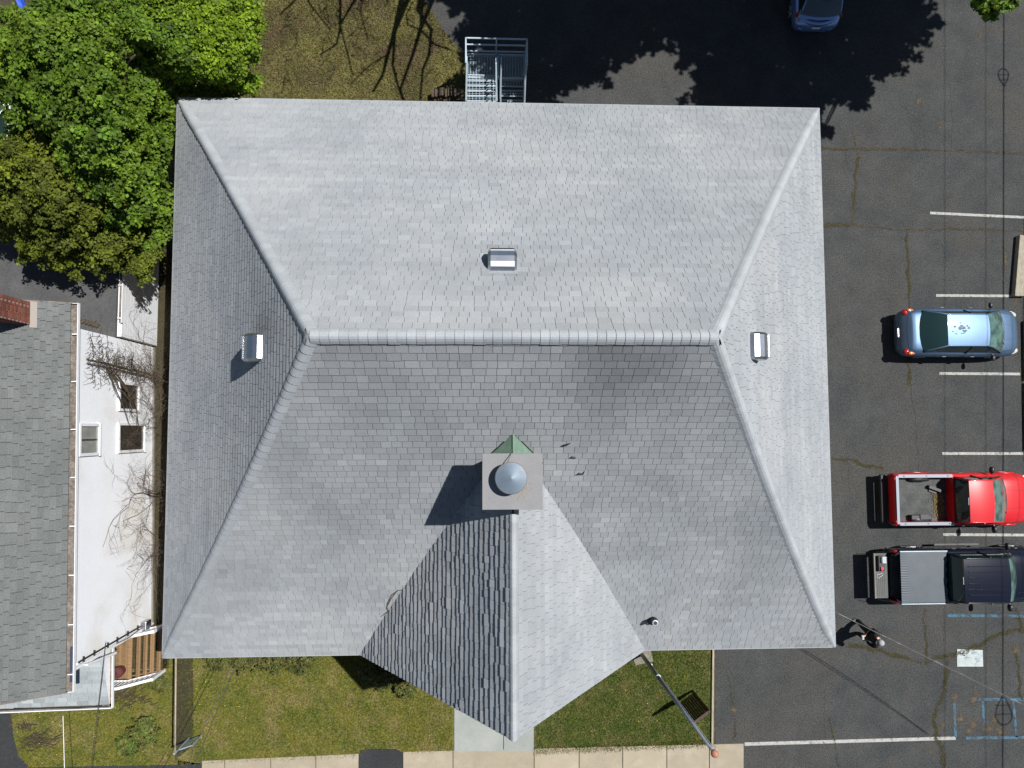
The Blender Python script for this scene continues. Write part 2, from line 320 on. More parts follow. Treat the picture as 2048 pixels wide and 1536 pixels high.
def crack(px,w=.035,m='crack',jit=.035,wj=.6,z=.0095,sub=7):
    if m=='crack':
        line(px,max(.015,w*.6),m,'pavement_crack',z,jit=jit,wj=.8,kind='stuff',sub=sub)
        if w>=.05: flecks(px,w*1.1,'debris2',.9,wob=.03)
    else: flecks(px,w*1.15,m,.95)
crack([(1640,297),(1760,298),(1900,301),(2060,308)],.07); crack([(1640,298),(1780,299),(1860,300)],.05,'moss',.05,z=.016)
crack([(1704,262),(1712,297),(1716,312),(1708,380),(1705,430),(1703,452)],.05); crack([(1716,312),(1709,380),(1706,440)],.085,'moss',.03,z=.016)
crack([(1640,450),(1705,448),(1760,456),(1830,461),(1930,458),(2060,463)],.06); crack([(1645,450),(1700,449)],.09,'moss',z=.016)
crack([(1813,462),(1815,520),(1818,590),(1818,700),(1823,790),(1832,850),(1838,940)],.04); crack([(1814,470),(1816,520),(1818,600),(1819,770)],.085,'moss',.03,z=.016)
crack([(1658,918),(1700,920),(1740,932),(1766,939)],.10,'moss',.03,z=.016); crack([(1694,922),(1697,960),(1698,985)],.03)
crack([(1640,726),(1690,733),(1735,735),(1755,722)],.03); crack([(1870,822),(1900,815),(1940,826),(1980,828)],.025)
crack([(1797,190),(1812,215),(1825,260),(1832,297)],.04); crack([(1832,190),(1845,220),(1850,270),(1850,297)],.035); crack([(1860,200),(1850,230),(1880,240),(1925,245)],.025)
crack([(1800,210),(1830,235),(1850,262),(1900,270),(1960,262)],.025); crack([(1740,262),(1720,270),(1690,278),(1660,290)],.02)
crack([(1690,440),(1720,420),(1760,428),(1790,425)],.025); crack([(1712,470),(1760,474),(1800,470),(1810,480)],.02); crack([(1690,300),(1690,325),(1702,345)],.025)
crack([(1740,450),(1730,425),(1715,432)],.02); crack([(1760,430),(1800,440),(1813,462)],.02); crack([(1880,110),(1900,170),(1905,240),(1902,300)],.025)
crack([(1847,1215),(1849,1257),(1855,1300),(1852,1330)],.075,'moss',.04,z=.016)
crack([(1697,1292),(1764,1301),(1811,1318),(1843,1322),(1906,1309),(1938,1301),(1970,1287),(1985,1273),(2060,1255)],.13,'moss',.05,z=.016)
crack([(1897,1314),(1893,1352),(1884,1390),(1874,1418),(1870,1447),(1871,1472),(1884,1494),(1889,1560)],.13,'moss',.05,z=.016)
crack([(2033,1216),(2042,1257)],.10,'moss',.03,z=.017); crack([(2028,1290),(2038,1333),(2040,1400)],.10,'moss',.05,z=.016)
crack([(1662,1402),(1660,1430),(1661,1453),(1669,1491),(1680,1536)],.035,'moss',z=.016); crack([(1650,1380),(1648,1440),(1655,1500)],.03)
crack([(1455,1350),(1462,1390),(1470,1420),(1468,1480)],.05,'moss',z=.016); crack([(1845,1400),(1862,1440),(1850,1470)],.04)
crack([(1785,640),(1787,700)],.02); crack([(1640,655),(1665,648),(1700,645)],.02)
def patch(x,y,r,m='debris',n=60,sx=1.,sy=1.):
    V=[];T=[]; c=P(x,y); r*=1.25; ph=random.random()*9
    for i in range(n*14):
        a=random.random()*6.28; q=abs(random.gauss(0,.5))*r; px_,py_=c.x+math.cos(a)*q*sx,c.y+math.sin(a)*q*sy
        if random.random()>.55+1.3*noise.noise(Vector((px_*4,py_*4,ph))): continue
        s_=random.uniform(.004,.016); V+=[(px_+math.cos(a*7+j*1.5708)*s_*(1.5 if j%2 else .6),py_+math.sin(a*7+j*1.5708)*s_*(1.5 if j%2 else .6),.0115+random.random()*.008) for j in range(4)]; T.append(random.uniform(.5,1.4))
    npmesh('dry_debris',V,4,T,m,lot,kind='stuff')
for a in ((1921,1438,.25,'debris',70,1.2,.6),(1946,1447,.22),(1938,1463,.16),(1977,1457,.3,'debris',70,1.3,.6),(1952,1382,.2,'debris',50,.6,1.4),(1945,1400,.1),(1860,1500,.25),(1887,1448,.15),
          (2030,1300,.25,'debris',60,.8,1),(2000,1462,.3),(2010,520,.3,'debris',60,.3,1.6),(1467,1420,.12,'debris',30),(1836,205,.2,'debris',30,.4,1),(1880,255,.12),(2030,590,.4,'debris',90,.3,1.6),(2022,980,.3,'moss',60,.2,2.),(1990,1440,.3),(1909,1395,.15),(1995,60,.5,'debris',40,1.5,.4),(1960,70,.3,'debris',20)): patch(*a)
for k in range(14):
    x=random.uniform(1918,1960);y=random.uniform(1303,1328); q=[(x,y),(x+random.uniform(-8,8),y+random.uniform(-4,4)),(x+random.uniform(-10,10),y+random.uniform(-7,7))]
    line(q,.014,'scribble','scuff',.0135,jit=.012,wj=.5,kind='stuff',sub=3)
# grass
def grass(name,polypx,n,m,hh,label=None,w=.02,z=.012):
    pl=[P(*q) for q in polypx]; xs=[p.x for p in pl]; ys_=[p.y for p in pl]
    X=RNG.uniform(min(xs),max(xs),n*2); Y=RNG.uniform(min(ys_),max(ys_),n*2); k=inpoly(X,Y,pl); X=X[k][:n];Y=Y[k][:n]; n=len(X)
    a=RNG.uniform(0,6.28,n); l=RNG.uniform(.5,1.3,n)*hh; t=RNG.uniform(0,6.28,n); q=RNG.uniform(.4,1.3,n)*hh
    dx=np.cos(a)*w/2;dy=np.sin(a)*w/2
    V=np.stack([np.stack([X-dx,Y-dy,np.full(n,z)],1),np.stack([X+dx,Y+dy,np.full(n,z)],1),np.stack([X+np.cos(t)*q,Y+np.sin(t)*q,z+l],1)],1)
    T=np.clip(RNG.normal(1,.28,n),.4,1.7)
    return npmesh(name,V,3,T,m,loc=(0,0,0),kind='stuff',label=label)
grass('grass',[(388,1290),(905,1250),(905,1502),(806,1506),(780,1497),(740,1497),(716,1513),(404,1526),(360,1528),(385,1490)],42000,'grass',.075,'dry yellowish grass of the lawn in front of the church')
grass('grass',[(1071,1300),(1420,1250),(1420,1492),(1245,1499),(1071,1505)],34000,'grassd',.085,'darker green grass of the lawn beside the flagpole')
grass('grass',[(24,1430),(22,1300),(345,1250),(350,1520),(380,1528),(60,1533),(38,1510),(28,1475)],24000,'grass',.08,'weedy grass in front of the white house')
grass('grass',[(354,1290),(388,1290),(388,1490),(360,1512)],1500,'grassd',.07,'sparse grass along the chain link fence')
grass('leaf_litter',[(430,-100),(850,-60),(852,0),(885,58),(928,110),(936,170),(936,215),(420,215)],36000,'litter',.06,'dry grass and leaf litter behind the church',w=.035)
grass('grass',[(1066,1494),(1430,1478),(1430,1492),(1066,1508)],1600,'grassd',.1,'ragged grass spilling onto the sidewalk edge')
b=MB()
for i in range(55):
    x=random.choice([random.uniform(30,345),random.uniform(30,345),random.uniform(385,560),random.uniform(1220,1400)]); y=random.uniform(1425,1520) if x<345 else random.uniform(1330,1490); p=P(x,y,.07)
    b.add([p+Vector((math.cos(t)*.015,math.sin(t)*.015,0)) for t in (0,1.05,2.1,3.14,4.2,5.2)],[(0,1,2,3,4,5)])
b.build('dandelion_flowers','dandelion',loc=(0,0,0),kind='stuff',label='scattered yellow dandelion heads in the lawns')
# ---------------------------------------------------------------- church
L_,R_,T_,B_=-9.677,11.267,10.637,-6.908; YR=1.865; RX1,RX2=-3.352,4.788; HE,HR=4.0,12.669; XW,WW,HP=.748,4.4,10.365
church=empty('church',(0.8,1.8,0),'large building under a grey shingled hip roof with steep front gable and capped chimney','church')
def hmain(t): t=min(max(t,-.05),1.); return HE+(HR-HE)*(t-.032*math.sin(math.pi*t))
def zroof(x,y):
    return hmain(min((y-B_)/(YR-B_),(T_-y)/(T_-YR),(x-L_)/(RX1-L_),(R_-x)/(R_-RX2)))
def zwing(x): return HP-(HP-HE)*abs(x-XW)/WW
def clip(poly,hull):
    n=len(hull)
    for i in range(n):
        a=hull[i];b=hull[(i+1)%n]; out=[]
        f=lambda p:(b[0]-a[0])*(p[1]-a[1])-(b[1]-a[1])*(p[0]-a[0])
        for j in range(len(poly)):
            p=poly[j];q=poly[(j+1)%len(poly)]; fp=f(p);fq=f(q)
            if fp>=0: out.append(p)
            if (fp>=0)!=(fq>=0): t=fp/(fp-fq); out.append((p[0]+(q[0]-p[0])*t,p[1]+(q[1]-p[1])*t))
        poly=out
        if len(poly)<3: return []
    return poly
class Face:
    def __init__(s,O,A,U,run,hull,h): s.O=Vector(O);s.A=Vector(A);s.U=Vector(U);s.run=run;s.hull=hull;s.h=h
    def at(s,a,u,off=0.):
        q=s.O+s.A*a+s.U*u; dh=(s.h(u+.01)-s.h(u-.01))/.02
        n=Vector((-dh*s.U.x,-dh*s.U.y,1)).normalized(); return Vector((q.x,q.y,s.h(u)))+n*off
    def base(s,b,nu=16):
        amin=min(p[0] for p in s.hull); amax=max(p[0] for p in s.hull)
        for i in range(nu):
            u0=s.run*i/nu;u1=s.run*(i+1)/nu; q=clip([(amin,u0),(amax,u0),(amax,u1),(amin,u1)],s.hull)
            if q: b.add([s.at(a,u,-.004) for a,u in q],[tuple(range(len(q)))])
def shingles(F,expo,wr,thk,tj=.12,lift=.003,joint=.009,keep=None,wob=.006,ov=.03,hue=None):
    out=[]; u=0.; ct=1.;amin=min(p[0] for p in F.hull); amax=max(p[0] for p in F.hull)
    while u<F.run-.02:
        dh=(F.h(u+.06)-F.h(u+.04))/.02; c=1/math.sqrt(1+dh*dh); u1=u+expo*c; a=amin-random.random()*wr[0]
        wob_c=random.uniform(-wob,wob); ct=max(.9,random.gauss(1,.022))
        while a<amax:
            w=random.uniform(*wr); j=random.uniform(-wob,wob)*.6+wob_c*.4; l2=lift+abs(random.gauss(0,1))*lift*.6
            q=clip([(a+joint/2,max(0,u+j)),(a+w-joint/2,max(0,u+j)),(a+w-joint/2,min(F.run,u1+ov*c)),(a+joint/2,min(F.run,u1+ov*c))],F.hull)
            a+=w
            if len(q)<3: continue
            fr=lambda uu: max(0,1-(uu-u)/(u1+ov*c-u))
            top=[F.at(x,y,.002+(thk+l2)*fr(y)) for x,y in q]
            if keep and not keep(top): continue
            bot=[F.at(x,y,-.006+l2*fr(y)) for x,y in q]; n=len(q)
            out.append((top+bot,[tuple(range(n)),tuple(range(2*n-1,n-1,-1))]+[(i,n+i,n+(i+1)%n,(i+1)%n) for i in range(n)],ct*max(.6,random.gauss(1,tj))))
        u=u1
    return out
def area_px(vs,n):
    pts=[]
    for v in vs[:n]:
        q=Vector((v.x,v.y,v.z-HCAM)); c=[CM[i][0]*q.x+CM[i][1]*q.y+CM[i][2]*q.z for i in range(3)]; pts.append((FPX*c[0]/-c[2]+1024,768-FPX*c[1]/-c[2]))
    if not (0<pts[0][0]<2048 and 0<pts[0][1]<1536): return 0
    return abs(sum(pts[i][0]*pts[(i+1)%n][1]-pts[(i+1)%n][0]*pts[i][1] for i in range(n)))/2
def emit(pieces,name,m,parent,limit=300,rest=None):
    pieces=sorted(pieces,key=lambda p:-area_px(p[0],len(p[1][0])))
    for v,f,t in pieces[:limit]: MB().add(v,f,t).build(name,m,parent)
    if pieces[limit:]:
        b=MB(); [b.add(*p) for p in pieces[limit:]]; b.build(rest or name,m,parent,kind='stuff')
def weather(ps):     # dirt stains plus overall darkening of the front slope, heaviest below the ridge
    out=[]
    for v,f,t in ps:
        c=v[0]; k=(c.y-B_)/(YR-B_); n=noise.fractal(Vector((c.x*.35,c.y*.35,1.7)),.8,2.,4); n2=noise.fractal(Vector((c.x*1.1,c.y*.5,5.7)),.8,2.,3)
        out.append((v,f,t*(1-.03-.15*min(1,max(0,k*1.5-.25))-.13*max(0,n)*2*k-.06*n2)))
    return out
roof=bpy.data.objects.new('roof',None); COL.objects.link(roof); roof.parent=church
Wd=R_-L_; Dp=T_-B_
FS=Face((L_,B_),(1,0),(0,1),YR-B_,[(0,0),(Wd,0),(RX2-L_,YR-B_),(RX1-L_,YR-B_)],lambda u:hmain(u/(YR-B_)))
FN=Face((R_,T_),(-1,0),(0,-1),T_-YR,[(0,0),(Wd,0),(R_-RX1,T_-YR),(R_-RX2,T_-YR)],lambda u:hmain(u/(T_-YR)))
FW=Face((L_,T_),(0,-1),(1,0),RX1-L_,[(0,0),(Dp,0),(T_-YR,RX1-L_)],lambda u:hmain(u/(RX1-L_)))
FE=Face((R_,B_),(0,1),(-1,0),R_-RX2,[(0,0),(Dp,0),(YR-B_,R_-RX2)],lambda u:hmain(u/(R_-RX2)))
wl=7.6
FWW=Face((XW-WW-.02,B_+wl),(0,-1),(1,0),WW,[(0,0),(wl+.02,0),(wl+.02,WW),(0,WW)],lambda u:HE+(HP-HE)*u/WW)
FWE=Face((XW+WW+.02,B_-.02),(0,1),(-1,0),WW,[(0,0),(wl+.02,0),(wl+.02,WW),(0,WW)],lambda u:HE+(HP-HE)*u/WW)
b=MB(); [F.base(b) for F in (FS,FN,FW,FE)]; b.build('roof_deck','felt',roof)
b=MB()
for F in (FWW,FWE): F.base(b,4)
b.build('roof_deck','felt',roof)
keepS=lambda vs: any(v.z>zwing(v.x)-.12 or abs(v.x-XW)>WW or v.y>B_+wl for v in vs)
keepW=lambda vs: any(v.z>zroof(v.x,v.y)-.03 for v in vs)
pc=[]
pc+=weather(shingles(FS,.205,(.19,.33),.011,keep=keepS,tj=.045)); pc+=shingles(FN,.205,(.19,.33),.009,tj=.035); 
pc+=shingles(FW,.205,(.19,.36),.013,tj=.045); pc+=shingles(FE,.205,(.19,.33),.009,tj=.035)
pc+=shingles(FWW,.21,(.17,.34),.026,keep=keepW,lift=.012,wob=.016,tj=.06); pc+=shingles(FWE,.205,(.19,.33),.009,keep=keepW,tj=.03)
def onroof(x,y,dz=.0,h=8.):
    for _ in range(30): q=P(x,y,h); h=.5*h+.5*(zroof(q.x,q.y)+dz)
    return q
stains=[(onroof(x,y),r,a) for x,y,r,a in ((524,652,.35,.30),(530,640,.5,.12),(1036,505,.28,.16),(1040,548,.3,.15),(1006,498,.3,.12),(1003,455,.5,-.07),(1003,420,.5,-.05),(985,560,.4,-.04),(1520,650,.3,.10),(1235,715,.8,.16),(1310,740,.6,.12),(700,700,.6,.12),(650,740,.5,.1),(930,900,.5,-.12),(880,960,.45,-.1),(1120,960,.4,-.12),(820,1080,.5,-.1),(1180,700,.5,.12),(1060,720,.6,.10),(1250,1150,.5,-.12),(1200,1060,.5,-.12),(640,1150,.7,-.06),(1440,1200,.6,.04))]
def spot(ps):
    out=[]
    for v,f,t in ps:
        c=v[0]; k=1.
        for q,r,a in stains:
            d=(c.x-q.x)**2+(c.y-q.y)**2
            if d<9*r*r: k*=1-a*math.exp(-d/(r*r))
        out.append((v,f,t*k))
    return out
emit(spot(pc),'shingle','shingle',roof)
# hip and ridge caps
caps=[]
def capline(p0,p1,zf,sides,step,w=.205,t0=0.,t1=1.,bulge=.016,taper=True):
    p0=Vector(p0);p1=Vector(p1); N=400; pts=[]
    for i in range(N+1):
        q=p0.lerp(p1,t0+(t1-t0)*i/N); pts.append(Vector((q.x,q.y,zf(q.x,q.y,i/N))))
    s=[0.]
    for i in range(N): s.append(s[-1]+(pts[i+1]-pts[i]).length)
    def at(d):
        d=min(max(d,0),s[-1]); i=max(0,min(N-1,int(np.searchsorted(s,d))-1)); return pts[i].lerp(pts[i+1],(d-s[i])/(s[i+1]-s[i]+1e-9))
    d=0.
    while d<s[-1]-.02:
        e=min(d+step+.05,s[-1]); a=at(d);c=at(e); dr=(c-a).normalized(); wj=w*random.uniform(.96,1.04)*(min(1,.42+d/1.6) if taper else 1); bu=bulge*(min(1,.2+d/1.4) if taper else 1)
        def prof(p,dr,k,lift):
            s1,s2=sides(p,dr); n=(-(s1+s2)).normalized() if (s1+s2).length>.02 else Vector((0,0,1))
            if n.z<0:n=-n
            c0=p+s1*wj+n*(lift+.007);c2=p+s2*wj+n*(lift+.007); low=(.25*wj*(s1+s2)).dot(n); cc=p+n*((bu-low)*2+lift*2)
            return [c0*(1-t)**2+cc*2*t*(1-t)+c2*t*t for t in [j/7 for j in range(8)]],n
        A,n=prof(a,dr,0,.008+random.uniform(0,.004)); C,_=prof(c,dr,1,-.004)
        vs=A+C+[x-n*.015 for x in A]+[x-n*.01 for x in C]; fs=[]
        for j in range(7): fs+=[(j,j+1,9+j,8+j),(16+j,24+j,25+j,17+j),(j,16+j,17+j,j+1)]
        fs+=[(0,8,24,16),(7,23,31,15)]
        caps.append((vs,fs,random.gauss(1,.045))); d+=step
def hipsides(F1,F2):
    def f(p,dr):
        out=[]
        for F in (F1,F2):
            u=(Vector((p.x,p.y))-F.O).dot(F.U); dh=(F.h(u+.02)-F.h(u-.02))/.04; n=Vector((-dh*F.U.x,-dh*F.U.y,1)).normalized(); s=n.cross(dr).normalized()
            tgt=F.O+F.A*(sum(h[0] for h in F.hull)/len(F.hull))+F.U*F.run*.4; q=Vector((tgt.x-p.x,tgt.y-p.y,0))
            if s.x*q.x+s.y*q.y<0: s=-s
            out.append(s)
        return out
    return f
zr=lambda x,y,t:hmain(t)
E1=(RX1,YR,0);E2=(RX2,YR,0)
for p0,p1,F1,F2 in (((L_,B_,0),E1,FS,FW),((L_,T_,0),E1,FN,FW),((R_,B_,0),E2,FS,FE),((R_,T_,0),E2,FN,FE)): capline(p0,p1,zr,hipsides(F1,F2),.235)
sl=lambda T:(lambda p,dr:[Vector((0,-1,-T)).normalized(),Vector((0,1,-T)).normalized()])
capline(E1,E2,lambda x,y,t:HR+.012,sl(.82),.19,taper=False)
slw=lambda p,dr:[Vector((-1,0,-1.446)).normalized(),Vector((1,0,-1.446)).normalized()]
capline((XW,B_-.03,0),(XW,B_+5.0,0),lambda x,y,t:HP+.01,slw,.21,w=.26,bulge=.04,taper=False)
emit(caps,'ridge_cap','cap',roof,limit=300)
# fascia, soffit, walls
b=MB(); g=.05
b.box(((L_+XW-WW)/2,B_-.01,HE-.09),(XW-WW-L_,.05,.16)); b.box(((R_+XW+WW)/2,B_-.01,HE-.09),(R_-XW-WW,.05,.16))
b.box(((L_+R_)/2,T_+.01,HE-.09),(Wd+.07,.05,.16)); b.box((L_-.01,(T_+B_)/2,HE-.092),(.05,Dp-.03,.16)); b.box((R_+.01,(T_+B_)/2,HE-.092),(.05,Dp-.03,.16))
b.build('fascia','cap',roof)
for s in(-1,1): MB().bar((XW+s*WW,B_-.012+.002*s,HE-.09),(XW,B_-.012+.002*s,HP-.13),.03,.15).build('rake_board','cap',roof)
b=MB(); b.box(((L_+R_)/2,(T_+B_)/2,HE-.2),(Wd-.1,Dp-.1,.05)); b.build('soffit','trim',roof)
i=.5
for c,d in ((((L_+R_)/2,B_+i,1.88),(Wd-2*i,.25,3.76)),(((L_+R_)/2,T_-i,1.88),(Wd-2*i,.25,3.76)),((L_+i,(T_+B_)/2,1.885),(.25,Dp-2*i-.27,3.77)),((R_-i,(T_+B_)/2,1.885),(.25,Dp-2*i-.27,3.77))): MB().box(c,d).build('wall','tanwall',church)
b=MB(); yg=B_+.42
b.add([(XW-WW+.1,yg,HE-.1),(XW+WW-.1,yg,HE-.1),(XW,yg,HP-.25),(XW-WW+.1,yg-.2,HE-.1),(XW+WW-.1,yg-.2,HE-.1),(XW,yg-.2,HP-.25)],[(2,1,0),(3,4,5),(0,3,5,2),(1,2,5,4),(0,1,4,3)]); b.build('gable_wall','tanwall',church)
d=MB(); d.box((XW,B_+i-.15,1.2),(1.9,.07,2.4)); dd=d.build('door','wood',church); MB().box((XW,B_+i-.2,1.1),(.03,.04,2.1)).build('door_seam','plastic',dd)
# chimney
ch=bpy.data.objects.new('chimney',None); COL.objects.link(ch); ch.parent=church
cx,cy=.70,-1.12; HCAP=11.25
b=MB(); b.box((cx,cy,10.05),(1.02,.92,2.1)); b.build('stack','conc3',ch)
b=MB(); b.box((cx,cy,HCAP-.05),(1.31,1.21,.10)); b.build('cap_slab','capstone',ch,bevel=.008)
kx,ky=.655,-1.03
b=MB(); b.lathe([(.2,HCAP),(.2,HCAP+.28)],(kx,ky,0),20); b.build('flue_pipe','cone',ch,smooth=True)
b=MB(); b.lathe([(.335,HCAP+.27),(.34,HCAP+.28),(.335,HCAP+.295),(.17,HCAP+.37),(.012,HCAP+.44),(.0,HCAP+.445)],(kx,ky,0),40); b.lathe([(.335,HCAP+.27),(.0,HCAP+.28)],(kx,ky,0),40); b.build('cowl','cone',ch,smooth=False)
b=MB(); b.lathe([(.337,HCAP+.268),(.346,HCAP+.28),(.337,HCAP+.292)],(kx,ky,0),40); b.build('cowl_rim','rust',ch)
b=MB()
for k in range(60):
    a=-.75+random.gauss(0,.3); r=.36+abs(random.gauss(0,.09)); s=random.uniform(.006,.022); b.lathe([(0,HCAP+.0015+k*.0001),(s,HCAP+.001+k*.0001)],(kx+math.cos(a)*r,ky+math.sin(a)*r,0),7)
b.build('rust_stain',mat('rust_stain',(.25,.205,.165),(.235,.215,.20),rough=.9,scale=9),ch,kind='stuff')
b=MB(); b.tube([(kx-.07,ky+.33,HCAP+.21),(kx-.03,ky+.42,HCAP+.1),(kx+.02,ky+.52,HCAP+.03),(kx+.03,ky+.6,HCAP+.02)],.009,5); b.build('wire','alu',ch)
# copper cricket: two small planes behind the chimney
yb=B_+ (YR-B_)*.0
def ysurf(z):
    lo,hi=0.,1.
    for _ in range(40):
        m_=(lo+hi)/2
        if hmain(m_)<z: lo=m_
        else: hi=m_
    return B_+lo*(YR-B_)
b=MB(); tipz=10.5; tipy=ysurf(tipz); sy=cy+.35; zs=tipz-.02
b.add([(XW,tipy+.06,tipz+.06),(XW,sy,tipz+.07),(XW-.72,sy,ysurf and hmain((sy-B_)/(YR-B_))+.06),(XW+.72,sy,hmain((sy-B_)/(YR-B_))+.06)],[(0,2,1),(0,1,3)])
b.build('cricket','copper',ch)
b=MB(); z0=hmain((sy-B_)/(YR-B_))
for s in(-1,1): b.bar((XW,tipy+.07,tipz+.05),(XW+s*.73,sy-.02,z0+.03),.03,.04)
b.build('cricket_flashing','plastic',ch)
b=MB(); b.bar((XW,tipy+.05,tipz+.07),(XW,sy,tipz+.085),.02,.02); b.build('cricket_seam','copper',ch)
# hooded vents
def vent(c,rz,w=.60,dp=.42,hh=.36):
    # local: x = width, y = up the slope
    R=Matrix.Rotation(rz,3,'Z'); up=R@Vector((0,1,0)); base=Vector((c[0],c[1],zroof(c[0],c[1])))
    v=bpy.data.objects.new('roof_vent',None); COL.objects.link(v); v.parent=church
    e_=.05; q0=Vector((c[0],c[1],0)); qa=q0+up*e_; qb=q0-up*e_
    ts=Vector((qa.x-qb.x,qa.y-qb.y,zroof(qa.x,qa.y)-zroof(qb.x,qb.y))).normalized(); xd=R@Vector((1,0,0)); nn=xd.cross(ts)
    if nn.z<0: nn=-nn
    pr=[(-.33,-.03),(-.345,.10),(-.32,.20),(-.26,.28),(-.16,.33),(-.05,.345),(-.03,.33),(.10,.29),(.22,.21),(.30,.12),(.33,-.02)]
    G=[[base+xd*x+ts*y+nn*h for y,h in pr] for x in (-w/2,w/2)]
    b=MB(); b.grid(G); b.build('hood','alu',v,smooth=False)
    for x,g in ((-w/2,G[0]),(w/2,G[1])):
        b=MB(); ins=[base+xd*(x+math.copysign(.06,x))+ts*y*.78+nn*h*.82 for y,h in pr]
        b.grid([g,ins] if x<0 else [ins,g]); b.add(ins,[tuple(range(len(ins)))]); b.build('end_cap','alu',v)
    b=MB(); k=[(-w/2-.08,-.33),(w/2+.08,-.33),(w/2+.08,.3),(-w/2-.08,.3)]
    q=[(Vector((c[0],c[1],0))+R@Vector((x,y,0))) for x,y in k]; b.add([(p.x,p.y,zroof(p.x,p.y)+.022) for p in q],[(0,1,2,3)]); b.build('flashing','shingle',v)
    b=MB(); b.bar(G[0][5]+Vector((0,0,.004)),G[1][5]+Vector((0,0,.004)),.012,.012); b.build('hood_seam','alu',v)
for (x,y),rz in (((1005,524),math.pi),((511,694),-math.pi/2),((1513,691),math.pi/2)): q=onroof(x,y,.22); vent((q.x,q.y),rz,w=.54 if rz>3 else .52)
# plumbing pipe
p=onroof(1308,1243,.25); z0=zroof(p.x,p.y)
b=MB(); b.tube([(p.x,p.y,z0-.1),(p.x,p.y,z0+.42)],.085,14); v=b.build('vent_pipe','plastic',church,smooth=False)
b=MB(); b.lathe([(.17,0),(.11,.07),(.09,.16)],(p.x,p.y,z0+.02),14); b.build('pipe_collar','black',v)
b=MB(); b.lathe([(.085,.42),(.06,.425)],(p.x,p.y,z0),14); b.build('pipe_rim','galv',v)
# dead twig and stains lying on the roof
tw=P(790,1205,6.0)
def roofpts(px,h=6.,dz=.03):
    out=[]
    for x,y in px:
        z=h
        for _ in range(12): q=P(x,y,z); z=.5*z+.5*max(zroof(q.x,q.y),zwing(q.x) if abs(q.x-XW)<WW and q.y<B_+wl else 0)
        out.append(Vector((q.x,q.y,z+dz)))
    return out
b=MB(); b.tube(roofpts([(808,1179),(795,1181),(783,1190),(776,1205),(774,1215),(777,1222),(770,1227),(762,1233)]),[.012,.014,.016,.018,.02,.018,.015,.008],5); b.tube(roofpts([(795,1181),(784,1195),(775,1212)],dz=.05),.008,4)
o=b.build('fallen_twig','twig',loc=roofpts([(785,1200)])[0]); setp(o,'bent brown dead twig caught in the left valley of the front gable','twig')
for px,lb in (([(1120,893),(1127,891),(1134,889),(1141,886)],'small dark leaf scrap on the front roof slope, nearest the chimney side, upper one'),([(1150,951),(1158,947),(1165,948),(1169,942)],'dark curled leaf scrap lying right of the chimney, lower one'),([(1138,917),(1144,914),(1151,915)],'dark thin leaf scrap between two others right of the chimney')):
    b=MB(); b.tube(roofpts(px,9,.03),[.006,.03,.025,.005][:len(px)],5); o=b.build('leaf_scrap','plastic',loc=roofpts(px[1:2],9)[0]); setp(o,lb,'leaf scrap','leaf scraps on the roof')
# ---------------------------------------------------------------- neighbour house
XWALL=-11.86; HG=5.3
house=empty('white_house',(XWALL,-1.5,0),'white clapboard two storey house with a grey green shingle roof at the left','house')
YS,YN=-6.86,3.05     # south and north end of wall
XB=-24.
MB().box(((XWALL+XB)/2-.03,(YS+YN)/2,HG/2-.1),(XWALL-XB-.06,YN-YS-.04,HG-.25)).build('wall','siding',house)
n=30; eh=(HG-.25)/n
for k in range(n):
    z=.12+k*eh; b=MB(); x0=XWALL-.025
    for (ya,yb_) in ((YS,YN),):
        b.add([(x0+.020,ya,z),(x0+.006,ya,z+eh+.01),(x0+.006,yb_,z+eh+.01),(x0+.020,yb_,z),(x0-.01,ya,z),(x0-.01,ya,z+eh+.01),(x0-.01,yb_,z+eh+.01),(x0-.01,yb_,z)],[(0,3,2,1),(4,5,6,7),(0,4,7,3),(0,1,5,4),(2,3,7,6),(1,2,6,5)],random.uniform(.97,1.03))
    b.build('clapboard','siding',house)
for k in range(n):
    z=.12+k*eh; b=MB(); b.box(((XWALL+XB)/2,YS-.0,z+eh/2),(XWALL-XB-.06,.03,eh-.012)); b.build('clapboard','siding',house)
b=MB(); b.box((XWALL+.01,YS-.02,HG/2-.1),(.06,.1,HG-.2)); b.build('corner_board','trim',house)
b=MB(); b.box((XWALL-.1,(YN+YS)/2,.06),(.3,YN-YS,.12)); b.build('foundation','conc3',house)
def window(x0,y0,x1,y1,gl,shade=None,closed=None):
    a=PX(x0,(y0+y1)/2,XWALL);c=PX(x1,(y0+y1)/2,XWALL); ya=PX((x0+x1)/2,y0,XWALL).y; yb_=PX((x0+x1)/2,y1,XWALL).y
    zt,zb=max(a.z,c.z),min(a.z,c.z); zt=min(zt,HG-.3); yc=(ya+yb_)/2; w=abs(ya-yb_); h=zt-zb; zc=(zt+zb)/2; t=.085
    f=MB()
    f.box((XWALL+.03,yc,zt-t/2),(.07,w,t)).box((XWALL+.03,yc,zb+t/2),(.09,w+.04,t)).box((XWALL+.03,yc-w/2+t/2,zc),(.066,t,h-2*t)).box((XWALL+.03,yc+w/2-t/2,zc),(.066,t,h-2*t))
    o=f.build('window','trim',house,bevel=.004)
    wi=w-2*t; hi=h-2*t
    for s in(-1,1):
        MB().box((XWALL+.008,yc+s*wi/4,zc),(.012,wi/2-.03,hi-.02)).build('pane',gl,o)
    g=MB(); g.box((XWALL+.02,yc,zc),(.03,.05,hi)); g.box((XWALL+.02,yc,zt-t-.015),(.028,wi,.03)); g.build('sash','alu',o)
window(152,847,200,912,'houseg2'); window(236,846,290,905,'housegl'); window(239,765,280,823,'housegl')
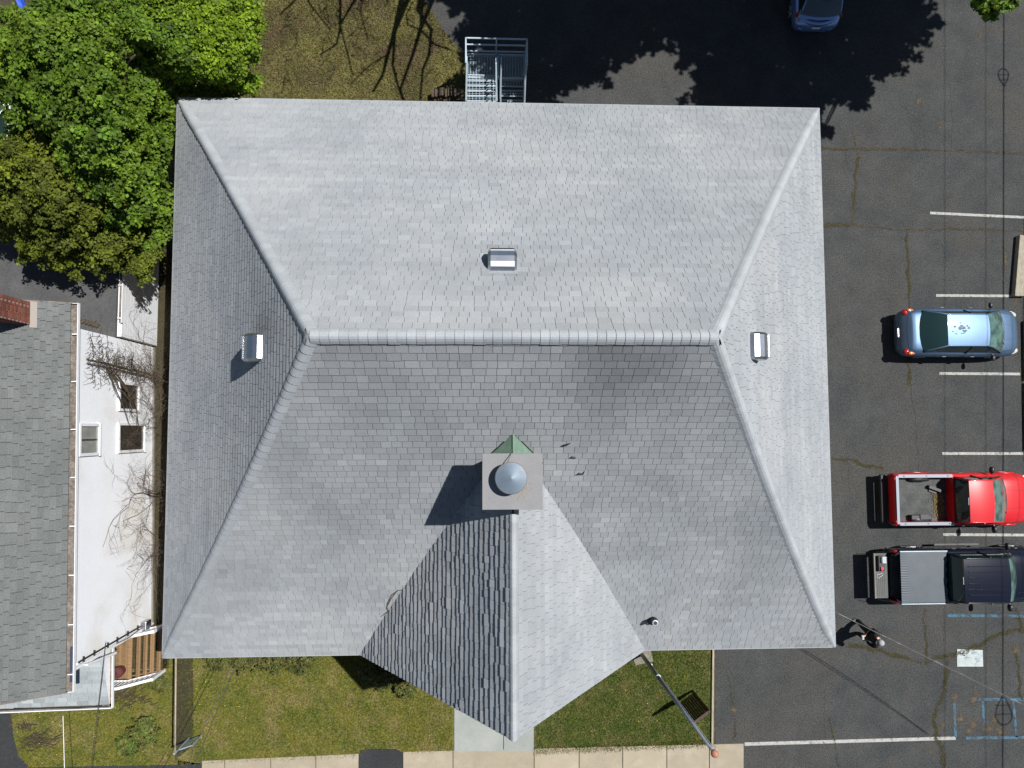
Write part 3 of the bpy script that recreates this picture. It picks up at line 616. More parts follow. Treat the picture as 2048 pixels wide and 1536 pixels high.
# roof (slopes up to the west)
slope=.55
hroof=empty('x',(0,0,0)); hroof.name='roof'; hroof.parent=house; hroof.location=(-XWALL,1.5,0)
gy0=P(150,1384,HG).y; gy1=P(150,607,HG).y; XG=P(148,900,HG).x+.0
FH=Face((XG-.12,gy0),(0,1),(-1,0),9.,[(0,0),(gy1-gy0,0),(gy1-gy0,9.),(0,9.)],lambda u:HG+slope*u)
b=MB(); FH.base(b,3); b.build('roof_deck','felt',hroof)
vis=lambda vs:vs[0].x>-19.5
emit(shingles(FH,.150,(.27,.36),.012,tj=.05,joint=.02,keep=vis),'shingle','shingle2',hroof)
for yy,mm in ((gy0-.02,'gutin'),(gy1+.02,'gutin')): MB().bar((XG-.1,yy,HG-.08),(XG-9,yy,HG-.08+slope*8.9),.03,.12).build('rake_board',mm,hroof)
# gutter
gx=XG; gu=bpy.data.objects.new('gutter',None); COL.objects.link(gu); gu.parent=house
b=MB(); gl=gy1-gy0; gc=(gy1+gy0)/2
b.box((gx-.08,gc,HG-.11),(.30,gl,.01)); b.build('trough','gutin',gu)
b=MB(); b.box((gx+.075,gc,HG-.06),(.018,gl+.04,.12)).box((gx,gy0-.005,HG-.06),(.15,.016,.12)).box((gx,gy1+.005,HG-.06),(.15,.016,.12)); b.build('gutter_lip','trim',gu)
for k in range(8):
    y=gy0+gl*(k+.35)/8; MB().box((gx,y,HG+.003),(.155,.028,.012)).build('gutter_bracket','trim',gu)
MB().box((gx-.005,gy0+.75,HG-.09),(.12,1.0,.02)).build('gutter_patch','alu',gu)
# conduit and downspout on the corner
b=MB(); b.tube([(XWALL+.05,YS+.12,4.9),(XWALL+.05,YS+.12,.5)],.028,6); 
for z in (4.6,4.0,3.2,2.6,1.9,1.2): b.box((XWALL+.03,YS+.12,z),(.05,.16,.03))
b.build('conduit','wire',house)
b=MB(); b.tube([(XWALL+.05,YS+.02,2.7),(XWALL+.09,YS+.0,2.0),(XWALL+.05,YS+.03,1.2),(XWALL+.09,YS+.08,.5)],.014,5); b.build('cable_loop','wire',house)
b=MB(); b.box((XWALL+.1,YS+.1,.75),(.2,.3,.42)); b.build('meter_box','alu',house,bevel=.03)
b=MB(); b.tube([(XWALL+.05,YS+.1,5.0),(XWALL+.12,YS-.05,4.6),(XWALL+.12,YS-.22,2.9)],.045,8); b.build('downspout','trim',house)
# porch roof in front of the house
HPz=2.75; pe=P(217,1412,HPz-.2); py1=YS+.0; px0=-24
pr=bpy.data.objects.new('porch_roof',None); COL.objects.link(pr); pr.parent=house
psl=.28
FP=Face((px0,pe.y+.08),(1,0),(0,1),py1-pe.y-.02,[(0,0),(pe.x-.12-px0,0),(pe.x-.12-px0,py1-pe.y-.02),(0,py1-pe.y-.02)],lambda u:HPz-.15+psl*u)
b=MB(); FP.base(b,2); b.build('roof_deck','felt',pr)
emit(shingles(FP,.15,(.30,.42),.006,tj=.08,keep=lambda vs:vs[0].x>-18.5),'shingle','shingle3',pr,limit=150)
zt_=HPz-.15+psl*(py1-pe.y)
b=MB(); b.add([(pe.x-.115,pe.y+.08,HPz-.3),(pe.x-.115,py1,HPz-.3),(pe.x-.115,py1,zt_),(pe.x-.115,pe.y+.08,HPz-.15)],[(0,1,2,3)]); b.build('cheek','siding',pr)
b=MB(); b.box((pe.x-.06,(pe.y+py1)/2,HPz-.19),(.11,py1-pe.y,.015)).box(((px0+pe.x)/2,pe.y+.03,HPz-.19),(pe.x-px0,.11,.015)); b.build('gutter_trough','gutin',pr)
b=MB(); b.box((pe.x,(pe.y+py1)/2-.02,HPz-.14),(.025,py1-pe.y+.04,.12)).box(((px0+pe.x)/2,pe.y-.03,HPz-.14),(pe.x-px0+.02,.025,.12)); b.build('gutter_lip','trim',pr)
b=MB(); b.tube([(px0,pe.y+.04,HPz-.1),(-13.5,pe.y+.06,HPz-.06),(pe.x-.1,pe.y+.03,HPz-.08)],.018,5).tube([(-15,pe.y+.10,HPz-.06),(-13,pe.y+.02,HPz-.06),(pe.x-.3,pe.y+.07,HPz-.06)],.012,5); b.build('cable','wire',pr)
b=MB(); b.box((-16.6,pe.y+.5,1.2),(7.4,.1,2.4)); b.build('porch_wall','siding',house)
b=MB(); b.box(((px0+pe.x)/2-.05,(pe.y+py1)/2,HPz-.28),(pe.x-px0-.2,py1-pe.y-.1,.04)); b.build('porch_ceiling','trim',pr)
# brick chimney on the north end
bc=bpy.data.objects.new('chimney',None); COL.objects.link(bc); bc.parent=house
c0=P(46,618,HG+1.0); bw,bl=.62,.66; zb0=HG+.3; 
cxx=c0.x-bw/2; cyy=c0.y-.02
MB().box((cxx,cyy,zb0+.9),(bw-.03,bl-.03,2.3)).build('mortar_core','mortar',bc)
for k in range(26):
    z=zb0-.1+k*.082; off=.5 if k%2 else 0
    for i in range(3):
        w=bl/3; y=cyy-bl/2+w*(i+.5)+(w*.25 if k%2 else -0.0)
        if k%2 and i==2: y=cyy+bl/2-w*.25; ww=w*.5
        else: ww=w
        MB().box((cxx+bw/2-.045,y if not(k%2 and i==2) else y,z),(.1,ww-.014,.068),t=random.uniform(.7,1.35)).build('brick','brick',bc)
    b=MB(); 
    for i in range(2):
        for s in(-1,1): b.box((cxx-.12+i*.3-.1,cyy+s*(bl/2-.045),z),(.24,.1,.068),t=random.uniform(.7,1.3))
    b.build('brick','brick',bc,kind='stuff')
b=MB(); b.add([FH.at(a,u,.03) for a,u in ((c0.y-bl/2-.1-gy0,XG-.12-c0.x-.14),(c0.y+bl/2-gy0,XG-.12-c0.x-.14),(c0.y+bl/2-gy0,XG-.12-c0.x+.02),(c0.y-bl/2-.1-gy0,XG-.12-c0.x+.02))],[(0,1,2,3)]); b.build('flashing','mortar',bc)
# low rear addition with flat roof
ad=empty('low_addition',(-14,6,0),'low flat roofed white addition in tree shade behind the white house','addition')
HA=2.75; ya0,ya1=YN+.05,8.2; xe=P(247,560,HA).x
MB().box(((XWALL-20)/2,(ya0+ya1)/2,HA/2),(abs(-20-XWALL)-.02,ya1-ya0,HA)).build('wall','siding',ad)
for k in range(14):
    z=.1+k*.185; MB().box((XWALL+.0,(ya0+ya1)/2,z+.09),(.024,ya1-ya0-.02,.181),t=random.uniform(.97,1.03)).build('clapboard','siding',ad)
MB().box(((xe-20)/2-.1,(ya0+ya1)/2,HA+.06),(abs(-20-xe)-.1,ya1-ya0+.1,.12)).build('flat_roof','roofroll',ad)
b=MB(); b.box((xe,(ya0+ya1)/2+.2,HA+.02),(.02,ya1-ya0-.5,.1)); 
for k in range(5): b.box((xe-.06,ya0+.6+k*1.1,HA+.07),(.14,.03,.012))
b.build('gutter','trim',ad); MB().box((xe-.06,(ya0+ya1)/2+.2,HA+.0),(.1,ya1-ya0-.5,.02)).build('gutter_trough','gutin',ad)
b=MB()
for k in range(7):
    q=P(158+k*7,640+k*2,HA); 
    b.box((q.x,q.y,HA+.16),(.14,.1,.07),rz=.3+k*.1)
b.build('loose_brick','debris2',ad,kind='stuff')
# stairs
st=empty('porch_stairs',(-12.1,-7.6,0),'brown wooden porch steps with white railing at the corner of the white house','stairs')
sx0=P(230,1305,.95).x+.02; sN=YS-.1; sS=P(262,1350,.9).y-.1
MB().box((sx0+.75,(sN+sS)/2,.02),(1.35,sN-sS-.06,.05)).build('stair_gap_shade','mulch',st)  # dark box added under the steps so the gaps between treads look shaded
nn=6; bw=.24; yA=sN; yB=sS
k=0
x=sx0
for k in range(4): MB().box((x+.06+k*.105,(yA+yB)/2,.95),(.098,yA-yB,.03),t=random.uniform(.8,1.2)).build('deck_board','wood',st)
MB().box((x+.5,(yA+yB)/2,.955),(.13,yA-yB+.02,.04),t=1.3).build('deck_board','wood',st)
for k in range(5):
    z=.95-.19*(k+.9)
    for j in range(2): MB().box((x+.66+k*.15+j*.075,(yA+yB)/2,max(z,.03)),(.068,yA-yB,.03),t=random.uniform(.75,1.25)).build('tread','wood',st)
for s in (yA,yB): MB().bar((x+.1,s,.85),(x+1.25,s,.02),.04,.2).build('stringer','wood',st)
for s,lb in ((yB-.03,0),(yA+.03,1)):
    MB().bar((x+.0,s,1.85),(x+.5,s,1.85),.09,.05).bar((x+.5,s,1.85),(x+1.25,s,1.0),.09,.05).build('handrail','trim',st)
    MB().bar((x+.0,s,1.1),(x+.5,s,1.1),.05,.05).bar((x+.5,s,1.1),(x+1.25,s,.25),.05,.05).build('bottom_rail','trim',st)
    for k in range(11):
        xx=x+.05+k*.115; zz=1.85-max(0,xx-x-.5)*1.133; MB().box((xx,s,zz-.4),(.03,.03,.72)).build('baluster','trim',st)
    MB().box((x+1.27,s,.52),(.1,.1,1.04)).build('post','trim',st)
b=MB(); b.lathe([(.16,.97),(.2,1.25),(.17,1.3),(.02,1.32)],(sx0+.22,yB+.3,0),14); o=b.build('planter','redobj',loc=(sx0+.22,yB+.3,.97)); setp(o,'small dark red pot on the porch landing beside the steps','pot')
o.data.materials[0]=mat('dark_red_pot',(.09,.02,.02),rough=.6)

house.rotation_euler[2]=.022
# ---------------------------------------------------------------- steel fire stair behind the church
HD=1.55; TOPR=HD+1.05
nw=P(930,76,TOPR); ne=P(1056,78,TOPR); X0=nw.x+.03; X1=ne.x-.03; YN2=nw.y; XM=X0+(X1-X0)*.53; YD=P(960,154,HD).y
fs=empty('fire_stair',((X0+X1)/2,YN2-.8,0),'galvanised steel grating stair landing with railings behind the church','fire stair')
b=MB()
for i in range(21): x=X0+.05+(X1-X0-.1)*i/20; b.box((x,(YN2+YD)/2,HD-.015),(.012,YN2-YD-.06,.03))
for i in range(20): y=YD+.05+(YN2-YD-.1)*i/19; b.box(((X0+X1)/2,y,HD-.012),(X1-X0-.06,.006,.02))
b.build('grating','galv',fs,kind='stuff')
for (a,c) in (((X0,YN2),(X1,YN2)),((X0,YD),(X1,YD)),((X0,YN2),(X0,YD)),((X1,YN2),(X1,YD)),((XM,YN2),(XM,YD))): MB().bar((*a,HD-.06),(*c,HD-.06),.05,.11).build('deck_beam','galv',fs)
for z in (TOPR,TOPR-.42,TOPR-.86):
    MB().bar((X0,YN2,z),(X1,YN2,z),.045).build('rail','galv',fs)
    MB().bar((X0,YN2,z),(X0,YD,z),.045).build('rail','galv',fs); MB().bar((X1,YN2,z),(X1,YD,z),.045).build('rail','galv',fs)
for x,y in ((X0,YN2),(X1,YN2),((X0+X1)/2,YN2),(X0,YD),(X1,YD)): MB().box((x,y,TOPR/2),(.05,.05,TOPR)).build('post','galv',fs)
def flight(xa,xb,n,rise,run,dirn,nm):
    for k in range(1,n+1):
        y=YD-run*k+run/2; z=HD+rise*k
        if z<.1 or y<T_-.2: break
        b=MB(); b.box(((xa+xb)/2,y+run/2-.02,z),(xb-xa,.03,.035)).box(((xa+xb)/2,y-run/2+.03,z),(xb-xa,.02,.03))
        for i in range(8): b.box((xa+(xb-xa)*(i+.5)/8,y,z),(.010,run-.05,.02))
        for i in range(3): b.box(((xa+xb)/2,y-run/2+run*(i+1)/4,z),(xb-xa,.008,.016))
        b.build('tread','galv',fs)
    ye=YD-run*n; ze=HD+rise*n
    for x in (xa-.02,xb+.02):
        MB().bar((x,YD,HD-.05),(x,ye,ze-.05),.035,.2).build('stringer','galv',fs)
        MB().bar((x,YD+ .25,HD+.95),(x,YD,HD+.95),.045).bar((x,YD,HD+.95),(x,ye,ze+.95),.045).build('handrail','galv',fs)
        MB().bar((x,YD,HD+.5),(x,ye,ze+.5),.03).build('mid_rail','galv',fs)
        for k in (0,n//2,n): MB().box((x,YD-run*k,HD+rise*k+.45),(.04,.04,.95)).build('baluster','galv',fs)
flight(X0+.05,XM-.1,7,.17,.27,1,'up'); flight(XM+.12,X1-.06,7,-.2,.27,-1,'down')
# cellar wall beside the stair
cw=empty('cellar_entry',P(900,190,0),'low brown brick and timber cellar entry left of the fire stair','cellar entry')
for k in range(10):
    q=P(866+k*6.5,186+random.uniform(-2,2),.3); MB().box((q.x,q.y,.25),(.09,.30,.3),t=random.uniform(.5,1.)).build('brick','bark',cw)
MB().box((P(900,200,.2).x,P(900,200,.2).y-.2,.15),(1.2,.6,.2)).build('hatch','mulch',cw)
MB().bar(P(893,172,.9),P(940,210,1.2),.035).build('handrail','plastic',cw)
# ---------------------------------------------------------------- flagpole, sign, fence, timber
fb=(5.92,-8.25); fp=empty('flagpole',(*fb,0),'tall tapered metal flagpole with a faded red ball on top leaning over the side lawn','flagpole')
b=MB(); b.tube([(*fb,.0),(fb[0]-.02,fb[1]+.04,2.7),(fb[0]-.05,fb[1]+.10,5.5),(fb[0]-.06,fb[1]+.15,8.35)],[.075,.07,.055,.035],14); b.build('pole','steel',fp,smooth=True)
b=MB(); b.tube([(fb[0]-.01,fb[1]+.035,2.6),(fb[0]-.015,fb[1]+.04,2.68)],.085,12); b.build('collar','trim',fp)
tp=Vector((fb[0]-.06,fb[1]+.15,8.35)); b=MB(); b.tube([tp,tp+Vector((0,0,.16))],.045,10); b.box(tp+Vector((.05,0,.05)),(.14,.04,.06)); b.build('truck','trim',fp)
b=MB(); b.lathe([(.0,-.1),(.05,-.087),(.087,-.05),(.1,0),(.087,.05),(.05,.087),(.0,.1)],tp+Vector((0,0,.25)),16); b.build('ball','ball',fp,smooth=True)
b=MB(); b.tube([(fb[0]+.09,fb[1],1.2),(fb[0]+.03,fb[1]+.12,5),tp+Vector((.08,0,.05))],.007,4); b.box((fb[0]+.1,fb[1],1.2),(.04,.05,.16)); b.build('halyard','trim',fp)
sheet('concrete_base',[(1262,1304),(1300,1296),(1306,1322),(1270,1330)],.06,'conc3',label='small tan concrete pad at the foot of the flagpole',cat='concrete pad')
a=P(1361,1407,.25);c=P(1387,1387,.25); d=(c-a); dn=d.normalized()
sg=empty('sign_board',((a.x+c.x)/2,(a.y+c.y)/2,0),'dark brown upright plank notice board on the side lawn beside the flagpole','sign board')
d=Vector((d.x*1.0,d.y*1.0,0)); nrm=Vector((-dn.y,dn.x,0))
for k in range(7):
    q=Vector((a.x,a.y,0))+d*((k+.5)/7); rot=Matrix.Rotation(math.atan2(dn.y,dn.x),3,'Z')
    MB().box((q.x,q.y,1.08),(d.length/7-.008,.05,1.7),rot=rot,t=random.uniform(.8,1.2)).build('plank','signb',sg)
MB().bar((a.x-dn.x*.02,a.y-dn.y*.02,1.95),(a.x+d.x+dn.x*.02,a.y+d.y+dn.y*.02,1.95),.09,.06).build('top_rail','signb',sg)
for e in (-.03,d.length+.03): q=Vector((a.x,a.y,0))+dn*e; MB().box((q.x,q.y,1.0),(.07,.07,2.0),rot=rot).build('post','signb',sg)
# chain link fence
f0=P(352,1312,1.2); f1=P(350,1506,1.2)
cf=empty('chain_link_fence',((f0.x+f1.x)/2,(f0.y+f1.y)/2,0),'waist high chain link fence with a tan top rail between the two front lawns','fence')
b=MB(); b.tube([f0,f1],.028,8); b.build('top_rail','rail',cf,smooth=True)
b=MB(); L0=(f1-f0).length; n=int(L0/.1)
for k in range(-15,n):
    for s in (0,1):
        y0=f0.y-k*.1; y1=y0-1.12
        if s: y0,y1=y1,y0
        z0,z1=1.16,.04
        pa=Vector((f0.x,y0,z0));pb=Vector((f0.x,y1,z1))
        def cl(p,q,yl,up):
            t=(yl-p.y)/(q.y-p.y); return p.lerp(q,min(1,max(0,t)))
        lo,hi=f1.y,f0.y
        if max(y0,y1)<=lo or min(y0,y1)>=hi: continue
        P0,P1=pa,pb
        if P0.y>hi:P0=cl(pa,pb,hi,1)
        if P0.y<lo:P0=cl(pa,pb,lo,1)
        if P1.y>hi:P1=cl(pa,pb,hi,1)
        if P1.y<lo:P1=cl(pa,pb,lo,1)
        if (P0-P1).length>.02: b.tube([P0,P1],.0018,3,cap=False)
b.build('mesh','meshw',cf,kind='stuff')
for t in (0,1.): q=f0.lerp(f1,t); b=MB(); b.tube([(q.x,q.y,0),(q.x,q.y,1.27)],.032,8); b.build('post','galv',cf)
g1=P(386,1489,.9); b=MB()
for z in (.2,.95): b.bar((f1.x+.05,f1.y,z),(g1.x,g1.y,z),.03)
b.bar((g1.x,g1.y,.1),(g1.x,g1.y,1.0),.035)
for k in range(9): q=f1.lerp(g1,(k+.5)/9); b.bar((q.x,q.y,.2),(q.x,q.y,.95),.012)
b.build('gate','galv',cf)
# timber wall at the lot's right edge
tw_=empty('retaining_timbers',P(2042,600,0),'weathered timber retaining edge at the far right of the parking lot','timber edging')
for k,(xa,ya,xb,yb_) in enumerate(((2044,470,2034,592),(2052,470,2042,592),(2060,470,2050,592),(2058,640,2060,760),(2060,765,2062,900))):
    A=P(xa,ya,.22);B=P(xb,yb_,.22); MB().bar((A.x,A.y,.12),(B.x,B.y,.12),.17,.22,t=random.uniform(.85,1.15)).build('timber','timber',tw_,bevel=.015)
sheet('bank',[(2048,420),(2046,640),(2044,760),(2050,1000),(2300,1000),(2300,420)],.03,'backlawn',kind='structure')
grass('grass',[(2040,430),(2042,700),(2046,980),(2160,980),(2160,430)],4500,'litter',.09,'dry grass bank right of the parking lot')
# ---------------------------------------------------------------- wires
def wire(p0,p1,sag,r,label,m='wire',group=None,n=24):
    pts=[p0.lerp(p1,i/n)-Vector((0,0,sag*4*(i/n)*(1-i/n))) for i in range(n+1)]
    b=MB(); b.tube(pts,r,5); o=b.build('overhead_wire',m,loc=tuple(pts[n//2])); return setp(o,label,'wire',group)
e=P(2048,1410,5.3); s=P(1666,1222,3.9); wire(s,s+(e-s)*1.6,.25,.010,'dark twisted service wire with painted pale glints running from the church corner over the person to the lower right','wirel')
e=P(2048,1414,5.25); wire(s+Vector((0,0,-.05)),s+(e-s)*1.6+Vector((0,0,-.1)),.38,.011,'thin dark wire hanging just under the glinting service wire at the church corner')
s=P(471,1330,3.5);e=P(384,1540,5.2); wire(s,s+(e-s)*2,.1,.012,'dark overhead wire crossing the front lawn, thicker right one of the pair')
s=P(462,1330,3.5);e=P(368,1540,5.1); wire(s,s+(e-s)*2,.12,.008,'thin dark overhead wire crossing the front lawn, left one of the pair')
s=P(211,1286,4.2);e=P(179,1540,5.5); wire(s,s+(e-s)*2,.05,.011,'dark wire dropping across the pale porch roof of the white house')
s=P(126,1432,2.8);e=P(129,1540,3.4); wire(s,s+(e-s)*1.5,.0,.010,'light thin wire running down the weedy lawn below the porch gutter','trim')
# off-frame cables whose loops throw teardrop shadows on the lot
def cable(px,h,r,label):
    g=P(px,155,0)+SV*h; g2=P(px-(2 if px>2000 else 0),1420,0)+SV*h; b=MB(); b.tube([g.lerp(g2,t) for t in (-1.2,-.6,0,.25,.5,.75,1,1.6,2.2)],r,6); o=b.build('overhead_cable','wire',loc=(g.x,0,h)); return setp(o,label,'cable'),g.x
HC=6.2
_,gx_=cable(2007,HC,.024,'thick overhead cable that throws the dark straight shadow along the right of the lot')
cable(1971,9.,.010,'thin overhead cable throwing a faint line on the lot, right one of two'); cable(1889,9.,.010,'thin overhead cable throwing the leftmost faint line on the lot')
for py,sgn,sc,lb in ((155,-1,1.,'teardrop cable loop on the overhead cable, northern one'),(1420,1,1.5,'teardrop cable loop on the overhead cable, southern one')):
    g=P(2007,py,0)+SV*HC; b=MB(); pts=[]
    for k in range(21):
        a=math.pi*2*k/20; v=-math.cos(a); pts.append((g.x+math.sin(a)*.25*sc*min(1,.25+.5*(v+1)),g.y-sgn*v*.36*sc,HC+.02))
    b.tube(pts,.02,5)
    for yy in (-.1,.12): b.tube([(g.x-.2*sc,g.y+yy*sc,HC+.02),(g.x+.2*sc,g.y+yy*sc,HC+.02)],.013,5)
    o=b.build('cable_loop','wire',loc=(g.x,g.y,HC)); setp(o,lb,'cable loop')
# ---------------------------------------------------------------- trees
def leaves(centers,normals,per,rad,size,flat=.5):
    """clusters of small leaf quads around each centre; returns verts (n*4) and tints"""
    n=len(centers); C=np.repeat(centers,per,0); Nn=np.repeat(normals,per,0); k=len(C)
    a=RNG.normal(0,1,(k,3)); a/=np.linalg.norm(a,axis=1)[:,None]; C=C+a*(RNG.random((k,1))**.5)*rad*np.array([1,1,flat])
    Nn=Nn*.9+RNG.normal(0,.55,(k,3)); Nn/=np.linalg.norm(Nn,axis=1)[:,None]
    t=np.cross(Nn,RNG.normal(0,1,(k,3))); t/=np.linalg.norm(t,axis=1)[:,None]; u=np.cross(Nn,t)
    s=size*RNG.uniform(.6,1.3,(k,1)); t*=s; u*=s*.75
    V=np.stack([C-t,C-u,C+t,C+u],1)
    T=np.repeat(np.clip(RNG.normal(1,.26,n),.45,1.6),per)*np.clip(RNG.normal(1,.18,k),.5,1.6)
    return V,T
def crown(lobes,ncl,per,rad,size,keep=None,under=.15):
    Cs=[];Ns=[]
    w=np.array([l[3]**2 for l in lobes]); w/=w.sum()
    for l,ww in zip(lobes,w):
        n=int(ncl*ww); d=RNG.normal(0,1,(n,3)); d/=np.linalg.norm(d,axis=1)[:,None]; fl=RNG.random(n)<(1-under); d[fl,2]=np.abs(d[fl,2])
        r=l[3]*(RNG.random(n)[:,None]**.38)*RNG.choice([1,1,1,1.12,1.25],n)[:,None]
        # lumpy surface
        lum=np.array([1+.40*noise.noise(Vector((float(q[0])*2.1+l[0],float(q[1])*2.1+l[1],float(q[2])*2.1))) for q in d])[:,None]
        zz=l[4] if len(l)>4 else .7
        Cs.append(np.array(l[:3])+d*r*lum*np.array([1,1,zz])); Ns.append(d*.6+np.array([0,0,.7]))
    C=np.concatenate(Cs);N=np.concatenate(Ns)
    if keep is not None: k=keep(C); C=C[k];N=N[k]
    V,T=leaves(C,N,per,rad,size); return V,T
def limbs(b,base,targets,r0,m=None,seg=6,jit=.25):
    base=Vector(base)
    for t in targets:
        t=Vector(t[:3]); pts=[base.lerp(t,i/seg)+Vector((random.uniform(-jit,jit),random.uniform(-jit,jit),0))*(0<i<seg)+Vector((0,0,math.sin(i/seg*math.pi)*.5)) for i in range(seg+1)]
        b.tube(pts,[max(.02,r0*(1-.85*i/seg)) for i in range(seg+1)],7)
def tree(name,label,base,fork,lobes,r,leafm,ncl,per,rad,size,keep=None,cat='tree',group=None,under=.15):
    t=empty(name,(base[0],base[1],0),label,cat,group)
    b=MB(); f=(base[0]+.15,base[1]-.1,fork); b.tube([(base[0],base[1],-.1),(base[0]+.03,base[1],fork*.3),(base[0]+.1,base[1]-.05,fork*.7),f],[r*1.35,r*1.05,r*.95,r*.85],12); b.build('trunk','bark',t,smooth=True)
    b=MB(); limbs(b,f,[l for l in lobes],r*.55); b.build('limbs','bark',t,smooth=True,kind='stuff')
    V,T=crown(lobes,ncl,per,rad,size,keep,under); npmesh('crown',V,4,T,leafm,t,kind='stuff'); return t
def L(px,py,h,rpx,zz=.7): q=P(px,py,h); return (q.x,q.y,h,rpx*(HCAM-h)/FPX,zz)
keepchurch=lambda C: ~((C[:,0]>L_-.22)&(C[:,1]<T_+.3)&(C[:,1]>B_-1))&~((C[:,0]<XWALL+.2)&(C[:,1]<YN-.0)&(C[:,2]<8))
tree('maple_tree','bright yellow green maple crown at the upper middle left beyond the church corner',(-9.6,13.2),2.6,
  [L(440,60,5.2,75,.5),L(400,115,5.0,65,.5),L(455,125,4.8,50,.5),L(355,60,5.4,75,.5),L(420,10,5.4,70,.5),L(495,60,4.5,28),L(480,15,4.8,40,.5),L(395,160,4.6,40,.5),L(350,125,4.9,60,.5),L(480,172,3.9,32),L(300,20,5.8,60),L(440,165,4.5,36,.5),L(470,95,4.8,45,.5),L(370,178,3.2,30),L(420,184,3.1,28),L(458,182,3.1,28),L(500,165,3.2,22)],.2,'leafA',2500,32,.20,.052,keepchurch)
tree('maple_tree','largest deep green maple crown filling the upper left beside the church roof',(-12.5,9.2),3.,
  [L(230,150,7.5,100),L(120,120,7.2,95),L(75,185,6.6,72),L(180,240,7.,85),L(290,230,5.6,70),L(270,110,6.8,70),L(300,330,4.6,60),L(215,330,6.,65),L(310,410,3.8,45),L(260,400,4.8,55),L(150,60,6.6,70),L(30,110,6.2,80),L(240,60,6.6,60),L(90,280,5.6,60),L(325,280,4.0,35),L(300,470,3.4,38),L(320,190,4.3,50),L(320,140,5.,60),L(330,225,3.8,40),L(285,180,5.4,60),L(335,95,5.6,50),L(150,330,5.2,55),L(240,470,3.6,40),L(60,300,4.8,40)],.3,'leafB',5200,32,.21,.058,keepchurch)
tree('olive_tree','olive brown leaved tree crown at the left edge below the green maple',(-14.6,6.6),2.6,
  [L(110,360,6.,75),L(60,320,6.,60),L(170,400,5.4,60),L(40,390,5.2,65),L(120,440,5.,60),L(200,480,4.4,45),L(90,480,4.2,55),L(150,500,4.,45),L(215,510,3.8,35),L(20,440,4.,40),L(280,520,3.3,38),L(35,365,5,42),L(250,455,4.2,35)],.2,'leafC',2400,26,.17,.05,keepchurch)
# out of frame maples whose shade covers the lot behind the church
def SL(px,py,rpx,h,zz=.5): g=P(px,py,0)+SV*h; return (g.x,g.y,h,rpx/53.6,zz)
big=[SL(1480,30,150,10.5),SL(1660,10,150,10.5),SL(1600,120,105,9.5),SL(1470,120,95,9.5),SL(1440,190,55,8.8),SL(1540,195,60,8.8),SL(1600,215,40,8.6),SL(1745,70,90,9.8),SL(1800,15,75,10),SL(1700,150,60,9),SL(1640,165,50,9),SL(1350,20,95,10),SL(1390,80,50,9.5),SL(1840,45,35,9.5),SL(1560,-120,220,11.5),SL(1750,-110,160,11),SL(1650,255,20,8.4),SL(1770,110,40,9),SL(1720,190,30,8.6),SL(1500,235,45,8.6)]
tree('maple_tree','tall maple just beyond the upper right edge that shades the lot and the blue hatchback',(19.5,21.5),4,big,.4,'leafB',3300,26,.26,.115,None,under=.3)
mid=[SL(1230,10,110,9.5),SL(1120,50,100,9.3),SL(1010,20,90,9.3),SL(1060,110,75,8.8),SL(980,90,55,8.8),SL(1180,110,55,9),SL(1140,150,45,8.6),SL(1010,150,55,8.6),SL(1090,170,35,8.5),SL(1240,90,40,9),SL(1100,-110,190,10.5),SL(930,-20,60,9.3),SL(960,170,50,8.5),SL(1300,-60,120,10.4),SL(1180,140,30,8.5),SL(1030,190,60,8.3)]
tree('maple_tree','maple beyond the upper middle edge that shades the fire stair',(10.5,23),4,mid,.35,'leafB',2500,26,.26,.115,None,under=.3)
o=L(1975,8,6.,26,.5); o2=L(1990,-40,6.5,60,.5); o3=L(1960,5,5.8,12,.5); o4=L(1978,28,5.6,11,.5)
tree('maple_tree','hanging leafy maple branch tip at the top edge near the right corner',(19.,18.5),3.5,[o,o2,o3,o4],.16,'leafB',300,22,.16,.075,None,under=.4)
bt=empty('bare_tree',(2.0,24.,0),'leafless tree beyond the top edge that throws curved branch shadows on the back lawn','tree')
b=MB(); b.tube([(2,24,0),(1.8,23.8,3),(1.5,23.5,6)],[.35,.3,.26],10); b.build('trunk','bark',bt,smooth=True)
b=MB()
for pts,r in (([(860,-160),(815,0),(790,60),(775,110),(765,150),(745,185)],.11),([(900,-120),(865,0),(840,60),(825,110),(800,180),(812,215)],.10),([(790,-160),(760,-60),(680,0),(680,60),(672,90),(640,110)],.08),([(860,-100),(835,20),(862,60),(858,110),(845,140),(840,200)],.09),([(700,-120),(620,-40),(590,0),(560,30)],.05),([(680,50),(690,90),(705,150)],.035),([(790,60),(785,130),(795,170),(805,200)],.06),([(775,110),(740,130),(700,170)],.03),([(840,60),(870,90),(900,100)],.05),([(560,-100),(620,10),(660,60)],.04),([(840,60),(815,50),(812,30),(825,5)],.04),([(745,-80),(720,20),(735,80)],.03)):
    q=[P(x,y,0)+SV*(6.8+max(0,-y)*.006) for x,y in pts]; b.tube(q,[r*(1-.12*i) for i in range(len(q))],6)
    b.tube([(1.5,23.5,6),q[0].lerp(Vector((1.5,23.5,6)),.5)+Vector((0,0,.5)),q[0]],[.16,.12,r],7)
for _ in range(60):
    x=random.uniform(560,900);y=random.uniform(-60,160); q=P(x,y,0)+SV*random.uniform(6.8,7.6); k=[q]
    for i in range(5): k.append(k[-1]+Vector((random.uniform(-.3,.3),random.uniform(-.35,.1),random.uniform(-.1,.1))))
    b.tube(k,[.02,.018,.015,.012,.01,.006],4)
b.build('limbs','bark',bt,kind='stuff')
